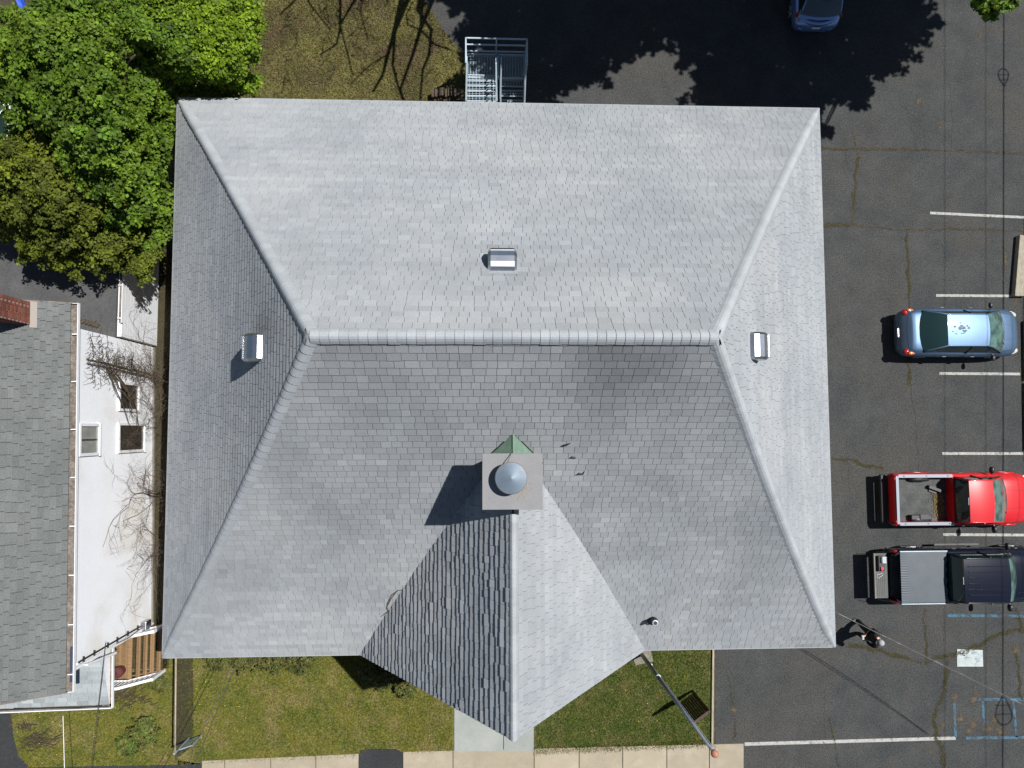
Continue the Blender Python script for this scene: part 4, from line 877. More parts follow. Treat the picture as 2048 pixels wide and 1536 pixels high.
# shrubs
def shrub(name,label,px,rpx,h,leafm,n=120,per=22,flat=.8,group=None,size=.035):
    q=P(*px,0); t=empty(name,q,label,'shrub',group); r=rpx/53.6
    b=MB()
    for k in range(9): a=k*.7; b.tube([(q.x,q.y,0),(q.x+math.cos(a)*r*.4,q.y+math.sin(a)*r*.4,h*.5),(q.x+math.cos(a)*r*.7,q.y+math.sin(a)*r*.7,h*.8)],[.02,.014,.006],5)
    b.build('stem','twig',t)
    V,T=crown([(q.x,q.y,h*.5,r,h*.55/r)],n,per,.08,size,keep=lambda C:C[:,2]>.03); npmesh('foliage',V,4,T,leafm,t,kind='stuff')
shrub('round_shrub','round yellow green clipped shrub on the weedy lawn below the porch',(298,1456),25,.55,'leafE',200)
shrub('low_shrub','low green clump left of the round shrub on the weedy lawn',(258,1487),20,.25,'leafE',90)
for i,(x,w,lb) in enumerate(((445,26,'leftmost dark evergreen shrub under the front eave'),(495,26,'second evergreen shrub from the left under the front eave'),(545,28,'middle evergreen shrub under the front eave'),(600,30,'rightmost evergreen shrub left of the gable shadow'),)):
    shrub('evergreen_shrub',lb,(x,1308),w,.55,'leafD',180,18,group='evergreen shrubs under the front eave',size=.028)
for x,y,w,lb in ((740,1340,16,'small dark shrub at the left corner of the front gable'),(770,1352,24,'dark shrub under the left rake of the gable, middle one'),(812,1368,20,'dark shrub under the left rake of the gable, lower right one')): shrub('gable_shrub',lb,(x,y),w,.5,'leafD',120,18,group='shrubs under the gable rake',size=.028)
shrub('weedy_bush','low green weedy bush beside the stair pad at the church corner',(322,1365),14,.3,'leafD',60)
# brush piles
def brush(label,px,n,r,m='vine',z=.12,len_=.5,cat='brush pile',ang=None):
    q=P(*px,0); b=MB()
    for _ in range(n):
        a=(ang+random.gauss(0,.5)) if ang is not None else random.random()*6.28; c=q+Vector((random.gauss(0,r*.45),random.gauss(0,r*.25),random.uniform(.02,z))); l=random.uniform(.3,1)*len_
        dv=Vector((math.cos(a),math.sin(a),random.uniform(-.1,.35)))*l/2; b.tube([c-dv,c+Vector((random.uniform(-.04,.04),random.uniform(-.04,.04),.02)),c+dv],[.008,.012,.004],4)
    o=b.build('brush_pile',m,loc=tuple(q)); return setp(o,label,cat)
brush('dead brown brush heap just below the porch steps',(256,1388),110,.75,ang=.5); brush('dead dark brush heap near the driveway corner of the weedy lawn',(78,1478),90,.6,ang=.4)
brush('small twig bundle near the porch gutter on the weedy lawn',(52,1452),25,.25)
# ---------------------------------------------------------------- bare shrubs in the alley
def bare(label,px,h,n,lean,spread,seed,r0=.03,group='leafless shrubs in the alley',name='bare_shrub'):
    R=random.Random(seed); q=P(*px,0); b=MB()
    def grow(p,d,l,r,lev):
        k=[p]; dd=Vector(d); st=5
        for i in range(st):
            dd=(dd+Vector((R.gauss(0,.18),R.gauss(0,.18),R.gauss(0,.12)))).normalized(); nx=k[-1]+dd*l/st
            if nx.x<XWALL+.06 and nx.z<HG: nx.x=XWALL+.06+R.random()*.05; dd.x=abs(dd.x)*.3
            if nx.x>L_-.1 : nx.x=L_-.1; dd.x=-abs(dd.x)
            k.append(nx)
        b.tube(k,[r*(1-.13*i) for i in range(len(k))],4,cap=False)
        if lev>0:
            for i in range(1,6):
                for _ in range(R.choice((0,1,1))):
                    nd=(dd+Vector((R.gauss(0,.8),R.gauss(0,.8),R.gauss(.1,.35)))).normalized(); grow(k[i],nd,l*R.uniform(.45,.75),max(.0035,r*.5),lev-1)
    for _ in range(n):
        a=R.random()*6.28; d=Vector((lean[0]+math.cos(a)*spread,lean[1]+math.sin(a)*spread,1)).normalized(); grow(Vector((q.x+R.gauss(0,.1),q.y+R.gauss(0,.15),0)),d,h*R.uniform(.6,1.),r0*R.uniform(.5,1),3)
    o=b.build(name,'twig',loc=tuple(q)); return setp(o,label,'shrub',group)
bare('leafless twiggy shrub against the white wall, spreading around the lower windows',(322,835),2.9,5,(-.12,.22),.45,3,.022)
bare('leafless shrub with long arching twigs between the houses, below the windows',(322,985),3.1,6,(-.1,.0),.5,11,.024)
bare('leafless shrub with drooping twigs, southernmost one in the alley',(324,1075),2.6,4,(-.1,-.3),.4,21,.022)
bare('leafless shrub beside the upper window of the white wall, northernmost one',(322,770),2.2,4,(-.1,.1),.4,31,.02)
q=P(292,755,0); b=MB(); R2=random.Random(5)
vx=XWALL+.09
ctrl=[(vx,P(300,755,0).y,0),(vx,PX(270,742,vx).y,1.2),(vx,PX(235,735,vx).y,2.4),(vx,PX(200,725,vx).y,3.6),(vx+.02,PX(165,718,vx).y,4.9)]
b.tube(ctrl,[.03,.035,.04,.035,.03],7)
for _ in range(380):
    t=R2.random()**.8; i=min(3,int(t*4)); p=Vector(ctrl[i]).lerp(Vector(ctrl[i+1]),t*4-i); wd=.10+.42*t*t; p+=Vector((abs(R2.gauss(.05,.08)),R2.gauss(0,wd),R2.gauss(0,.12)))
    a=random.choice((R2.gauss(1.25,.35),R2.gauss(1.9,.35),R2.gauss(.4,.6),R2.gauss(-1.2,.5))); l=R2.uniform(.12,.55); d=Vector((R2.gauss(0,.12),math.cos(a),math.sin(a)))*l
    p2=p+d; p2.x=max(p2.x,XWALL+.03); p.x=max(p.x,XWALL+.03); p2.z=max(.05,min(p2.z,HG-.3)); b.tube([p,(p+p2)/2+Vector((abs(R2.gauss(0,.04)),R2.gauss(0,.04),0)),p2],[.009,.008,.004],4,cap=False)
for k in range(4):
    y0=ctrl[3][1]; pts=[(vx,y0-.3*k*.4,3.8-k*.3)]
    for i in range(7): pts.append((vx+R2.random()*.05,pts[-1][1]-R2.uniform(.1,.4),max(.3,pts[-1][2]-R2.uniform(.0,.5))))
    b.tube(pts,[.03,.028,.024,.02,.018,.014,.01,.006],5)
o=b.build('climbing_vine','vine',loc=(vx,ctrl[0][1],0)); setp(o,'dense brown leafless vine climbing the white wall up to the gutter','vine')
# ---------------------------------------------------------------- vehicles
class Body:
    def __init__(s,st): s.st=st
    def at(s,x):
        st=s.st; x=min(max(x,st[0][0]),st[-1][0])
        for a,b in zip(st[:-1],st[1:]):
            if a[0]<=x<=b[0]: t=(x-a[0])/(b[0]-a[0]); t2=t; return [x]+[a[i]+(b[i]-a[i])*t2 for i in range(1,5)]
    def half(s,x):
        _,w,zs,zt,zb=s.at(x)
        return [(.88*w,zb),(.97*w,zb+.10),(1.*w,zb+(zs-zb)*.45),(1.*w,zb+(zs-zb)*.68),(.985*w,zs-.08),(.95*w,zs-.02),(.88*w,zs+(zt-zs)*.45),(.70*w,zs+(zt-zs)*.85),(.45*w,zt),(.2*w,zt+.008),(0,zt+.012)]
    def top(s,x,y,dz=.003):
        h=s.half(x); y_=abs(y)
        for a,b in zip(h[::-1][:-1],h[::-1][1:]):
            if a[0]<=y_<=b[0]: return Vector((x,y,a[1]+(b[1]-a[1])*(y_-a[0])/(b[0]-a[0]+1e-9)+dz))
        return Vector((x,math.copysign(h[5][0],y),h[5][1]+dz))
    def mesh(s,b,n=44):
        xs=sorted(set([q[0] for q in s.st]+[s.st[0][0]+(s.st[-1][0]-s.st[0][0])*i/n for i in range(n+1)])); G=[]
        for x in xs:
            h=s.half(x); G.append([Vector((x,-y,z)) for y,z in h]+[Vector((x,y,z)) for y,z in h[::-1][1:]])
        b.grid([g for g in G]); m=len(G[0])
        b.add(G[0],[tuple(range(m))]); b.add(G[-1],[tuple(range(m-1,-1,-1))])
        b.add([G[0][0],G[-1][0],G[-1][-1],G[0][-1]],[(0,3,2,1)])
def smoothst(st,k=5):
    # cosine ease between stations for rounder outlines
    out=[]
    for i in range(len(st)-1):
        p0=st[max(0,i-1)];p1=st[i];p2=st[i+1];p3=st[min(len(st)-1,i+2)]
        for j in range(k):
            t=j/k; x=p1[0]+(p2[0]-p1[0])*t; r=[x]
            for c in range(1,5):
                m1=(p2[c]-p0[c])/(p2[0]-p0[0]+1e-9);m2=(p3[c]-p1[c])/(p3[0]-p1[0]+1e-9); d=p2[0]-p1[0]
                h=(2*t**3-3*t*t+1)*p1[c]+(t**3-2*t*t+t)*d*m1+(-2*t**3+3*t*t)*p2[c]+(t**3-t*t)*d*m2; lo,hi=min(p1[c],p2[c]),max(p1[c],p2[c]); r.append(min(max(h,lo),hi))
            out.append(tuple(r))
    out.append(st[-1]); return out
def wheel(root,x,y,r=.32,w=.2):
    t=bpy.data.objects.new('wheel',None); COL.objects.link(t); t.parent=root
    b=MB(); pr=[(r-.1,-w/2),(r-.02,-w/2),(r,-w/2+.03),(r,w/2-.03),(r-.02,w/2),(r-.1,w/2)]; n=24
    vs=[];fs=[]
    for q,z in pr: vs+=[(x+q*math.cos(2*math.pi*j/n),y+z,r+q*math.sin(2*math.pi*j/n)) for j in range(n)]
    for i in range(5):
        for j in range(n): fs.append((i*n+j,i*n+(j+1)%n,(i+1)*n+(j+1)%n,(i+1)*n+j))
    b.add(vs,fs); b.build('tyre','tyre',t,local=True,smooth=True)
    b=MB(); 
    for z in(-w/2+.03,w/2-.03): b.add([(x+(r-.09)*math.cos(2*math.pi*j/n),y+z,r+(r-.09)*math.sin(2*math.pi*j/n)) for j in range(n)],[tuple(range(n))])
    for k in range(5): a=k*1.2566; b.bar((x,y+math.copysign(w/2-.01,y),r),(x+(r-.1)*math.cos(a),y+math.copysign(w/2-.015,y),r+(r-.1)*math.sin(a)),.06,.03)
    b.build('rim','rim',t,local=True)
def greenhouse(root,body,paint,xrb,xrt,xft,xfb,wb,wr,zr,zbr,zbf,gr='glass',gf='glassg',bulr=.10,bulf=.16,crown=.035,split=None,roofm=None,side='glass'):
    NY=10
    def row(xc,w,z,bul,cr): return [Vector((xc+bul*(1-(j/NY*2-1)**2) ,(j/NY*2-1)*w, z+cr*(1-(j/NY*2-1)**2))) for j in range(NY+1)]
    R=[row(xrb+(xrt-xrb)*t, wb*.93+(wr-wb*.93)*t, zbr+(zr-zbr)*(1-(1-t)**1.5), -bulr*(1-t)-.02*t,crown*t) for t in (0,.25,.5,.75,1.)]
    Rf=[row(xrt+(xft-xrt)*t, wr, zr+.035*math.sin(math.pi*t), -.02*(1-t)+.04*t,crown) for t in (0,.08,.2,.4,.6,.8,.92,1.)]
    F=[row(xft+(xfb-xft)*t, wr+(wb*.96-wr)*t, zr+(zbf-zr)*(t**1.35), .04*(1-t)+bulf*t,crown*(1-t)) for t in (0,.25,.5,.75,1.)]
    if R[0][0].x>R[-1][0].x-.001: pass
    b=MB(); b.grid([r[::1] for r in R]); b.build('rear_window',gr,root,local=True,smooth=True)
    b=MB(); b.grid(Rf); b.build('roof',roofm or paint,root,local=True,smooth=True)
    b=MB(); b.grid(F); b.build('windshield',gf,root,local=True,smooth=True)
    T=R+Rf[1:]+F[1:]
    for s,j in((-1,0),(1,NY)):
        top=[r[j] for r in T]; bot=[]
        for p in top: bot.append(Vector((p.x,s*wb,min(body.at(p.x)[2]-.0,p.z))))
        xm=split if split is not None else (xrt+xft)/2
        for lo,hi in ((-9,xm),(xm,9)):
            G=[[p+Vector((0,s*.012,-.0)),(p*.6+q*.4)+Vector((0,s*.03,0)),q+Vector((0,0,.0))] for p,q in zip(top,bot)]
            idx=[i for i,p in enumerate(top) if lo<=p.x<=hi+.0]
            if lo>-9 and idx and idx[0]>0: idx=[idx[0]-1]+idx
            if len(idx)>1:
                b=MB(); b.grid([G[i] for i in idx]); b.build('side_window',side,root,local=True)
        b=MB(); b.tube([p+Vector((0,s*.005,-.005)) for p in top],.028,6); b.build('roof_rail',paint,root,local=True,smooth=True)
        pt=min(range(len(top)),key=lambda i:abs(top[i].x-xm)); q=Vector((top[pt].x+.04,s*(wb+.006),body.at(top[pt].x)[2]-.01)); b=MB(); b.bar(top[pt]+Vector((0,s*.03,-.02)),q,.05,.06); b.build('door_pillar','plastic',root,local=True)
    # window surround
    b=MB(); b.tube([p+Vector((0,0,.004)) for p in F[-1]],.016,5); b.build('wiper_cowl','plastic',root,local=True)
    for y0,y1 in ((-.05,.5),(-.6,-.1)):
        a=F[-1][5]; b=MB(); b.tube([Vector((xfb+bulf*.8,y0*wb,zbf+.03)),Vector((xfb-.10,(y0+y1)/2*wb,zbf+.10)),Vector((xfb-.22+.1,y1*wb,zbf+.10))],.010,4); b.build('wiper','black',root,local=True)
    b=MB(); b.box((xft+.18,0,zr-.12),(.05,.2,.05)); b.build('inner_mirror','black',root,local=True)
def blob(root,name,m,c,s,rz=0,n=10):
    b=MB(); R=Matrix.Rotation(rz,3,'Z'); k=8; vs=[];fs=[]
    for i in range(k+1):
        ph=math.pi*i/k
        for j in range(n):
            th=2*math.pi*j/n; f=lambda v:math.copysign(abs(v)**.7,v); vs.append(Vector(c)+R@Vector((f(math.sin(ph)*math.cos(th))*s[0],f(math.sin(ph)*math.sin(th))*s[1],f(math.cos(ph))*s[2])))
    for i in range(k):
        for j in range(n): fs.append((i*n+j,(i+1)*n+j,(i+1)*n+(j+1)%n,i*n+(j+1)%n))
    b.add(vs,fs); return b.build(name,m,root,local=True,smooth=True)
def seam(root,body,pts,r=.006,name='panel_gap',m='black'):
    b=MB(); P_=[]
    for a,c in zip(pts[:-1],pts[1:]):
        for i in range(8): t=i/8; P_.append(body.top(a[0]+(c[0]-a[0])*t,a[1]+(c[1]-a[1])*t,-.001))
    P_.append(body.top(*pts[-1],-.001)); b.tube(P_,r,5); b.build(name,m,root,local=True)
def doorlines(root,body,xs,zlo=.35):
    for s in(-1,1):
        for x in xs:
            h=body.half(x); b=MB(); b.tube([(x,s*(y+.001),z) for y,z in h[1:6]],.006,4); b.build('door_gap','black',root,local=True)
def handle(root,body,xs,m='plastic'):
    for s in(-1,1):
        for x in xs: h=body.half(x)[4]; MB().box((x,s*(h[0]+.022),h[1]-.02),(.16,.03,.03)).build('door_handle',m,root,local=True,bevel=.006)
def mirrors(root,paint,x,y,z,s=(.07,.11,.075)):
    for k in(-1,1):
        o=blob(root,'mirror',paint,(x,k*(y+.13),z),s); b=MB(); b.bar((x+.02,k*y*.96,z-.04),(x,k*(y+.08),z-.01),.05,.03); q=b.build('mirror_arm','plastic',root,local=True)
# sedan
sx=18.05; sed=empty('sedan',(sx,3.60,0),'blue grey sedan with worn patch on its roof parked nose right between white lines','car',group='vehicles parked nose to the right')
bd=Body(smoothst([(-2.33,.50,.50,.52,.34),(-2.28,.70,.66,.70,.28),(-2.16,.83,.80,.88,.26),(-1.98,.885,.88,1.02,.25),(-1.6,.905,.92,1.045,.24),(-.6,.915,.93,1.0,.22),(.6,.915,.91,.97,.22),(1.3,.905,.88,1.0,.23),(1.75,.89,.80,.92,.24),(2.1,.83,.70,.79,.25),(2.26,.72,.60,.67,.27),(2.33,.50,.48,.52,.34)]))
b=MB(); bd.mesh(b); b.build('body','bluepaint',sed,local=True,smooth=True)
greenhouse(sed,bd,'bluepaint',-1.62,-.93,.60,1.36,.80,.575,1.40,1.04,.97,gr='glass',split=-.05,bulr=.20)
b=MB(); rr=random.Random(3)
pts=[]; 
for k in range(34):
    a=rr.random()*6.28; q=abs(rr.gauss(0,.5)); x=-.45+math.cos(a)*q*.40; y=.03+math.sin(a)*q*.28; s=rr.uniform(.015,.05)
    if abs(x+.45)>.42 or abs(y)>.45: continue
    pts=[]
    z=1.40+.035*math.sin(math.pi*(x+.93)/1.53)+.035*(1-(y/.575)**2)+.003+k*.00008
    b.add([(x+math.cos(t)*s*rr.uniform(.5,1.2)*1.3,y+math.sin(t)*s*rr.uniform(.5,1.2),z) for t in (0,.9,1.8,2.7,3.6,4.5,5.4)],[tuple(range(7))])
b.build('worn_paint','wear',sed,local=True,kind='stuff')
for s in(-1,1):
    blob(sed,'tail_light','redlens',(-2.15,s*.74,.80),(.12,.12,.09),-s*.6); blob(sed,'tail_light','orange',(-2.02,s*.80,.90),(.13,.065,.045),-s*.12)
    blob(sed,'headlight','clear',(2.02,s*.70,.72),(.17,.10,.06),s*-.45)
seam(sed,bd,[(1.42,-.74),(1.9,-.66),(2.18,-.5),(2.24,0),(2.18,.5),(1.9,.66),(1.42,.74)]); seam(sed,bd,[(-1.66,-.76),(-1.95,-.74),(-2.12,-.6),(-2.17,0),(-2.12,.6),(-1.95,.74),(-1.66,.76)])
seam(sed,bd,[(1.5,-.3),(2.0,-.25)],.003); seam(sed,bd,[(1.5,.3),(2.0,.25)],.003)
doorlines(sed,bd,(-1.1,.0,1.15)); handle(sed,bd,(-.75,.35)); mirrors(sed,'plastic',1.02,.86,1.0)
for x in(-1.38,1.42):
    for s in(-1,1): wheel(sed,x,s*.80)
MB().box((-2.34,0,.58),(.02,.32,.12)).build('licence_plate','alu',sed,local=True); MB().box((-1.20,-.1,1.30),(.02,.2,.01)).build('window_sticker','alu',sed,local=True)
b=MB(); b.box((-1.42,.05,1.145),(.08,.16,.01)).box((-1.2,-.32,1.27),(.1,.12,.012)).box((-1.36,-.42,1.19),(.06,.16,.012)); b.build('parcel_shelf_items','bag',sed,local=True)
# pickups
def pickup(name,label,x0,yc,paint,rear,b0,b1,r0,r1,wsb,front,w,zrail,zroof,wr,hood=1.12,closed=True):
    root=empty(name,(x0,yc,0),label,'pickup truck',group='vehicles parked nose to the right'); f=lambda x:x-x0
    rear,b0,b1,r0,r1,wsb,front=[f(v) for v in (rear,b0,b1,r0,r1,wsb,front)]
    bd=Body(smoothst([(b1,w,zrail-.06,zrail,.38),(b1+.3,w*1.0,zrail-.05,zrail+.0,.36),(r1,w,zrail-.06,zrail,.36),(wsb,w*.99,zrail-.10,hood,.36),(wsb+.5,w*.98,hood-.20,hood-.03,.36),(front-.3,w*.95,hood-.30,hood-.12,.36),(front-.06,w*.84,hood-.42,hood-.28,.38),(front,w*.62,.6,.66,.42)]))
    b=MB(); bd.mesh(b); b.build('cab_body',paint,root,local=True,smooth=True)
    greenhouse(root,bd,paint,b1+.02,r0,r1,wsb-.02,w*.88,wr,zroof,zrail+.0,hood+.01,bulr=.02,bulf=.14,split=(r0+r1)/2+.1)
    # bed
    B2=Body(smoothst([(b0-.10,w*.90,zrail-.05,zrail,.42),(b0-.02,w*.985,zrail-.05,zrail,.40),(b0+.4,w,zrail-.05,zrail,.38),(b1-.01,w,zrail-.05,zrail,.38)],3))
    xs=[b0-.10,b0-.05,b0,b0+.2,b0+.6,(b0+b1)/2,b1-.3,b1-.012]
    for s in(-1,1):
        b=MB(); G=[]
        for x in xs:
            h=B2.half(x)[:6]; wi=min(w-.16,B2.at(x)[1]-.14); G.append([(x,s*y,z) for y,z in h]+[(x,s*(B2.at(x)[1]*.93),zrail),(x,s*wi,zrail),(x,s*wi,.62)])
        b.grid(G if s<0 else [g for g in G][::-1]); b.build('bed_side',paint,root,local=True,smooth=False)
        blob(root,'wheel_well',paint if 0 else 'plastic',(f(0)+x0+ (b0+b1)/2-.05,s*(w-.22),.70),(.42,.12,.17))
    MB().box(((b0+b1)/2,0,.61),(b1-b0,2*w-.3,.04)).build('bed_floor','bedliner',root,local=True)
    for k in range(9): MB().box(((b0+b1)/2,-w+.25+k*(2*w-.5)/8,.636),(b1-b0-.1,.05,.012)).build('bed_rib','bedliner',root,local=True)
    MB().box((b1-.03,0,(zrail+.6)/2),(.04,2*w-.28,zrail-.6)).build('bed_front_panel',paint,root,local=True)
    b=MB(); b.box((rear+.10,0,.50),(.20,2*w*.93,.15)); b.build('rear_bumper','plastic',root,local=True,bevel=.04)
    for s in(-1,1): blob(root,'tail_light','redlens',(b0-.03,s*(w*.93),zrail-.22),(.085,.06,.16)); blob(root,'headlight','clear',(front-.12,s*w*.78,hood-.38),(.12,.12,.08))
    doorlines(root,bd,(b1+.12,r1+.25)); handle(root,bd,(b1+.35,),'plastic'); mirrors(root,'plastic',r1+.38,w*.98,zrail+.12,(.07,.13,.10))
    for s in(-1,1):
        for x in ((b0+b1)/2-.05,front-.85):
            wheel(root,x,s*(w-.13),.37,.22); b=MB(); b.tube([(x+math.cos(a)*.45,s*(w-.022),.40+math.sin(a)*.45) for a in [math.pi*i/12 for i in range(13)]],[.02]+[.04]*11+[.02],6); b.build('wheel_arch',paint,root,local=True,smooth=True)
    b=MB(); b.box((r0-.03,0,zroof-.0),(.03,.26,.02)); b.build('brake_light','bag',root,local=True)
    return root,bd,w
red,rb,w=pickup('pickup_truck','red pickup truck with an open empty bed parked nose right',17.5,-2.60,'redpaint',14.86,15.22,17.34,17.46,18.32,19.12,20.35,.965,1.06,1.70,.74)
x0=17.5
MB().box((15.16-x0,0,.82),(.07,1.66,.44)).build('tailgate','redpaint',red,local=True,bevel=.015)
MB().box((15.20-x0,0,1.075),(.10,1.72,.02)).build('tailgate_cap','bedrail',red,local=True)
for s in(-1,1):
    MB().box(((15.22+17.3)/2-x0,s*(.965-.10),1.072),(2.02,.115,.022)).build('rail_cap','bedrail',red,local=True)
    for xx in (15.45,16.3,17.1): MB().box((xx-x0,s*(.865),1.086),(.05,.03,.006)).build('stake_pocket','black',red,local=True)
seam(red,rb,[(1.85,-.85),(2.6,-.8)]); seam(red,rb,[(1.85,.85),(2.6,.8)]); seam(red,rb,[(1.7,-.35),(2.6,-.3)],.004); seam(red,rb,[(1.7,.35),(2.6,.3)],.004)
b=MB(); b.box((16.86-x0,.35,.72),(.6,.10,.16),rz=-.35); b.box((16.78-x0,.30,.66),(.3,.16,.05),rz=-.35); o=b.build('equipment_case','plastic',loc=(0,0,0),local=True); o.location=(x0,-2.6,0); setp(o,'dark tilted case lying in the red pickup bed near the cab','case')
b=MB(); rr=random.Random(8)
for _ in range(240): 
    xx=17.05-x0+rr.gauss(-.05,.12); yy=rr.uniform(-.75,.15); a=rr.gauss(1.57,.5); q=(xx,yy,.655+rr.random()*.02); b.bar(q,(q[0]+math.cos(a)*.08,q[1]+math.sin(a)*.08,q[2]+.01),.008)
o=b.build('straw','straw',loc=(0,0,0),local=True,kind='stuff',label='straw swept against the front of the red pickup bed'); o.location=(x0,-2.6,0)
b=MB(); b.box((16.2-x0,-.66,.75),(.75,.16,.22)); b.box((16.3-x0,-.64,.88),(.35,.2,.03)); o=b.build('tool_box','plastic',loc=(0,0,0),local=True,bevel=.02); o.location=(x0,-2.6,0); setp(o,'long dark tool box along the lower side of the red pickup bed','tool box')
blk,bb,w=pickup('pickup_truck','black pickup truck with a grey soft bed cover and its tailgate lowered',17.6,-5.37,'blackpaint',14.88,15.10,16.92,17.08,18.72,19.30,20.6,.985,1.14,1.80,.77,1.18,closed=False)
x0=17.6
b=MB(); G=[]; rr=random.Random(4)
NX,NYY=30,80
for i in range(NX+1):
    x=15.16+(16.90-15.16)*i/NX-x0; G.append([])
    for j in range(NYY+1):
        y=-.925+1.85*j/NYY; t=i/NX; puck=.012*math.sin(j*1.65)*max(0,1-t/.18)*(1 if 12<j<60 else .3)+.006*math.sin(j*1.3+1)*max(0,(t-.9)/.1)
        xx=x+(.02*math.sin(j*.4) if i==NX else 0)-(0.05*(1-(y/.925)**2) if i==NX else 0)
        G[-1].append((xx,y,1.165+puck+.015*math.sin(math.pi*t)*(1-(y/.925)**2)-(.02 if abs(y)>.91 else 0)))
b.grid(G); b.build('bed_cover','tonneau',blk,local=True,smooth=True)
for s in(-1,1): MB().box(((15.16+16.9)/2-x0,s*.935,1.16),(1.76,.03,.03)).build('cover_rail','galv',blk,local=True)
b=MB(); b.box((14.64-x0,0,.74),(.50,1.62,.07)); tg=b.build('tailgate','tgate',blk,local=True,bevel=.012)
MB().box((14.41-x0,0,.785),(.05,1.62,.02)).build('tailgate_lip','conc3',blk,local=True); 
for k in range(5): MB().box((14.64-x0+ (k-2)*.07,-.35,.779),(.03,.8,.008)).build('tailgate_rib','tgate',blk,local=True)
for s in(-1,1): MB().bar((14.5-x0,s*.86,.76),(15.05-x0,s*.90,1.05),.012).build('tailgate_cable','black',blk,local=True)
for k in range(6): MB().box((17.9-x0,-.5+k*.2,1.862),(1.4,.03,.012)).build('roof_ridge','blackpaint',blk,local=True,bevel=.004)
seam(blk,bb,[(1.9,-.6),(2.8,-.55)]); seam(blk,bb,[(1.9,.6),(2.8,.55)])
for s in(-1,1): MB().bar((16.9-x0,s*1.05,.42),(18.6-x0,s*1.05,.42),.07,.04).build('side_step','tgate',blk,local=True)
b=MB(); b.box((14.6-x0,.46,.85),(.24,.55,.14)); b.box((14.62-x0,.60,.93),(.16,.22,.06)); o=b.build('camera_bag','plastic',loc=(0,0,0),local=True,bevel=.03); o.location=(x0,-5.37,0); setp(o,'black open bag on the lowered tailgate of the black pickup','bag')
b=MB(); b.box((14.68-x0,.60,.965),(.15,.24,.02)); o=b.build('cloth','bag',loc=(0,0,0),local=True,bevel=.008); o.location=(x0,-5.37,0); setp(o,'pale grey folded cloth on the open bag on the tailgate','cloth')
b=MB(); b.box((14.60-x0,.30,.945),(.10,.10,.05)); b.box((14.58-x0,.24,.96),(.04,.05,.06)); o=b.build('red_pouch','redobj',loc=(0,0,0),local=True); o.location=(x0,-5.37,0); setp(o,'small bright red item in the open bag on the tailgate','pouch')
b=MB(); b.tube([(14.66-x0,.12,.80),(14.6-x0,.05,.79),(14.50-x0,.06,.79),(14.48-x0,-.04,.79),(14.55-x0,-.09,.79),(14.62-x0,-.02,.79),(14.70-x0,.02,.79),(14.69-x0,.1,.79)],.007,5); o=b.build('strap','trim',loc=(0,0,0),local=True); o.location=(x0,-5.37,0); setp(o,'thin white looped cord on the lowered tailgate','cord')
# hatchback at the top edge, tail towards us (local +x is its nose, pointing north)
hx=12.93; hb=empty('hatchback',(hx,15.42+2.1,0),'blue hatchback in deep tree shade at the top edge, only its tail in view','car',rz=math.pi/2)
b3=Body(smoothst([(-2.1,.52,.50,.54,.32),(-2.04,.78,.62,.68,.28),(-1.9,.88,.74,.86,.26),(-1.72,.90,.86,1.0,.25),(-1.,.91,.93,1.0,.24),(.6,.91,.91,.97,.24),(1.2,.90,.88,1.0,.24),(1.8,.84,.72,.82,.25),(2.1,.5,.48,.5,.34)]))
b=MB(); b3.mesh(b); b.build('body','navypaint',hb,local=True,smooth=True)
greenhouse(hb,b3,'navypaint',-1.80,-1.15,.45,1.25,.82,.62,1.46,.98,.97,gr='glassb',split=-.2,bulr=.12)
b=MB(); b.tube([(-2.0+.26*(y/.75)**2,y,.735) for y in [-.75+.1*i for i in range(16)]],.11,10); b.build('bumper_ridge','navypaint',hb,local=True,smooth=True)
for s in(-1,1): blob(hb,'tail_light','redlens',(-1.74,s*.83,.84),(.09,.05,.10)); 
doorlines(hb,b3,(-.9,.1,1.1)); handle(hb,b3,(-.6,.4)); mirrors(hb,'navypaint',.95,.86,1.02)
for x in(-1.3,1.3):
    for s in(-1,1): wheel(hb,x,s*.79)
MB().box((-2.11,0,.58),(.02,.32,.11)).build('licence_plate','trim',hb,local=True)
# white car and bin under the trees at the left edge
wc=empty('parked_car',(-17.75,10.3,0),'white car mostly hidden by the trees at the left edge','car',rz=math.pi/2)
b4=Body(smoothst([(-2.2,.52,.50,.54,.32),(-2.1,.80,.7,.8,.28),(-1.7,.9,.88,1.0,.25),(.6,.91,.91,.97,.24),(1.4,.90,.86,.96,.24),(2.0,.80,.66,.74,.26),(2.2,.5,.48,.5,.34)]))
b=MB(); b4.mesh(b); b.build('body','whitepaint',wc,local=True,smooth=True)
greenhouse(wc,b4,'whitepaint',-1.7,-1.0,.5,1.3,.82,.60,1.43,.99,.96,split=-.2); mirrors(wc,'whitepaint',.95,.86,1.0)
for x in(-1.3,1.35):
    for s in(-1,1): wheel(wc,x,s*.79)
q=P(42,20,3.4); b=MB(); rr=random.Random(2)
G=[[Vector((q.x+(i-2)*.13+j*.05+rr.uniform(-.03,.03),q.y+(3-j)*.22+rr.uniform(-.03,.03),3.35+rr.uniform(-.06,.06))) for j in range(7)] for i in range(3)]
b.grid(G); b.grid([[p-Vector((0,0,.03)) for p in g] for g in G[::-1]]); b.tube([(q.x,q.y,3.3),(q.x,q.y,0)],.03,6); o=b.build('blue_tarp','bluet',loc=(q.x,q.y,0)); setp(o,'crumpled bright blue tarp strip in the upper left corner','tarp')
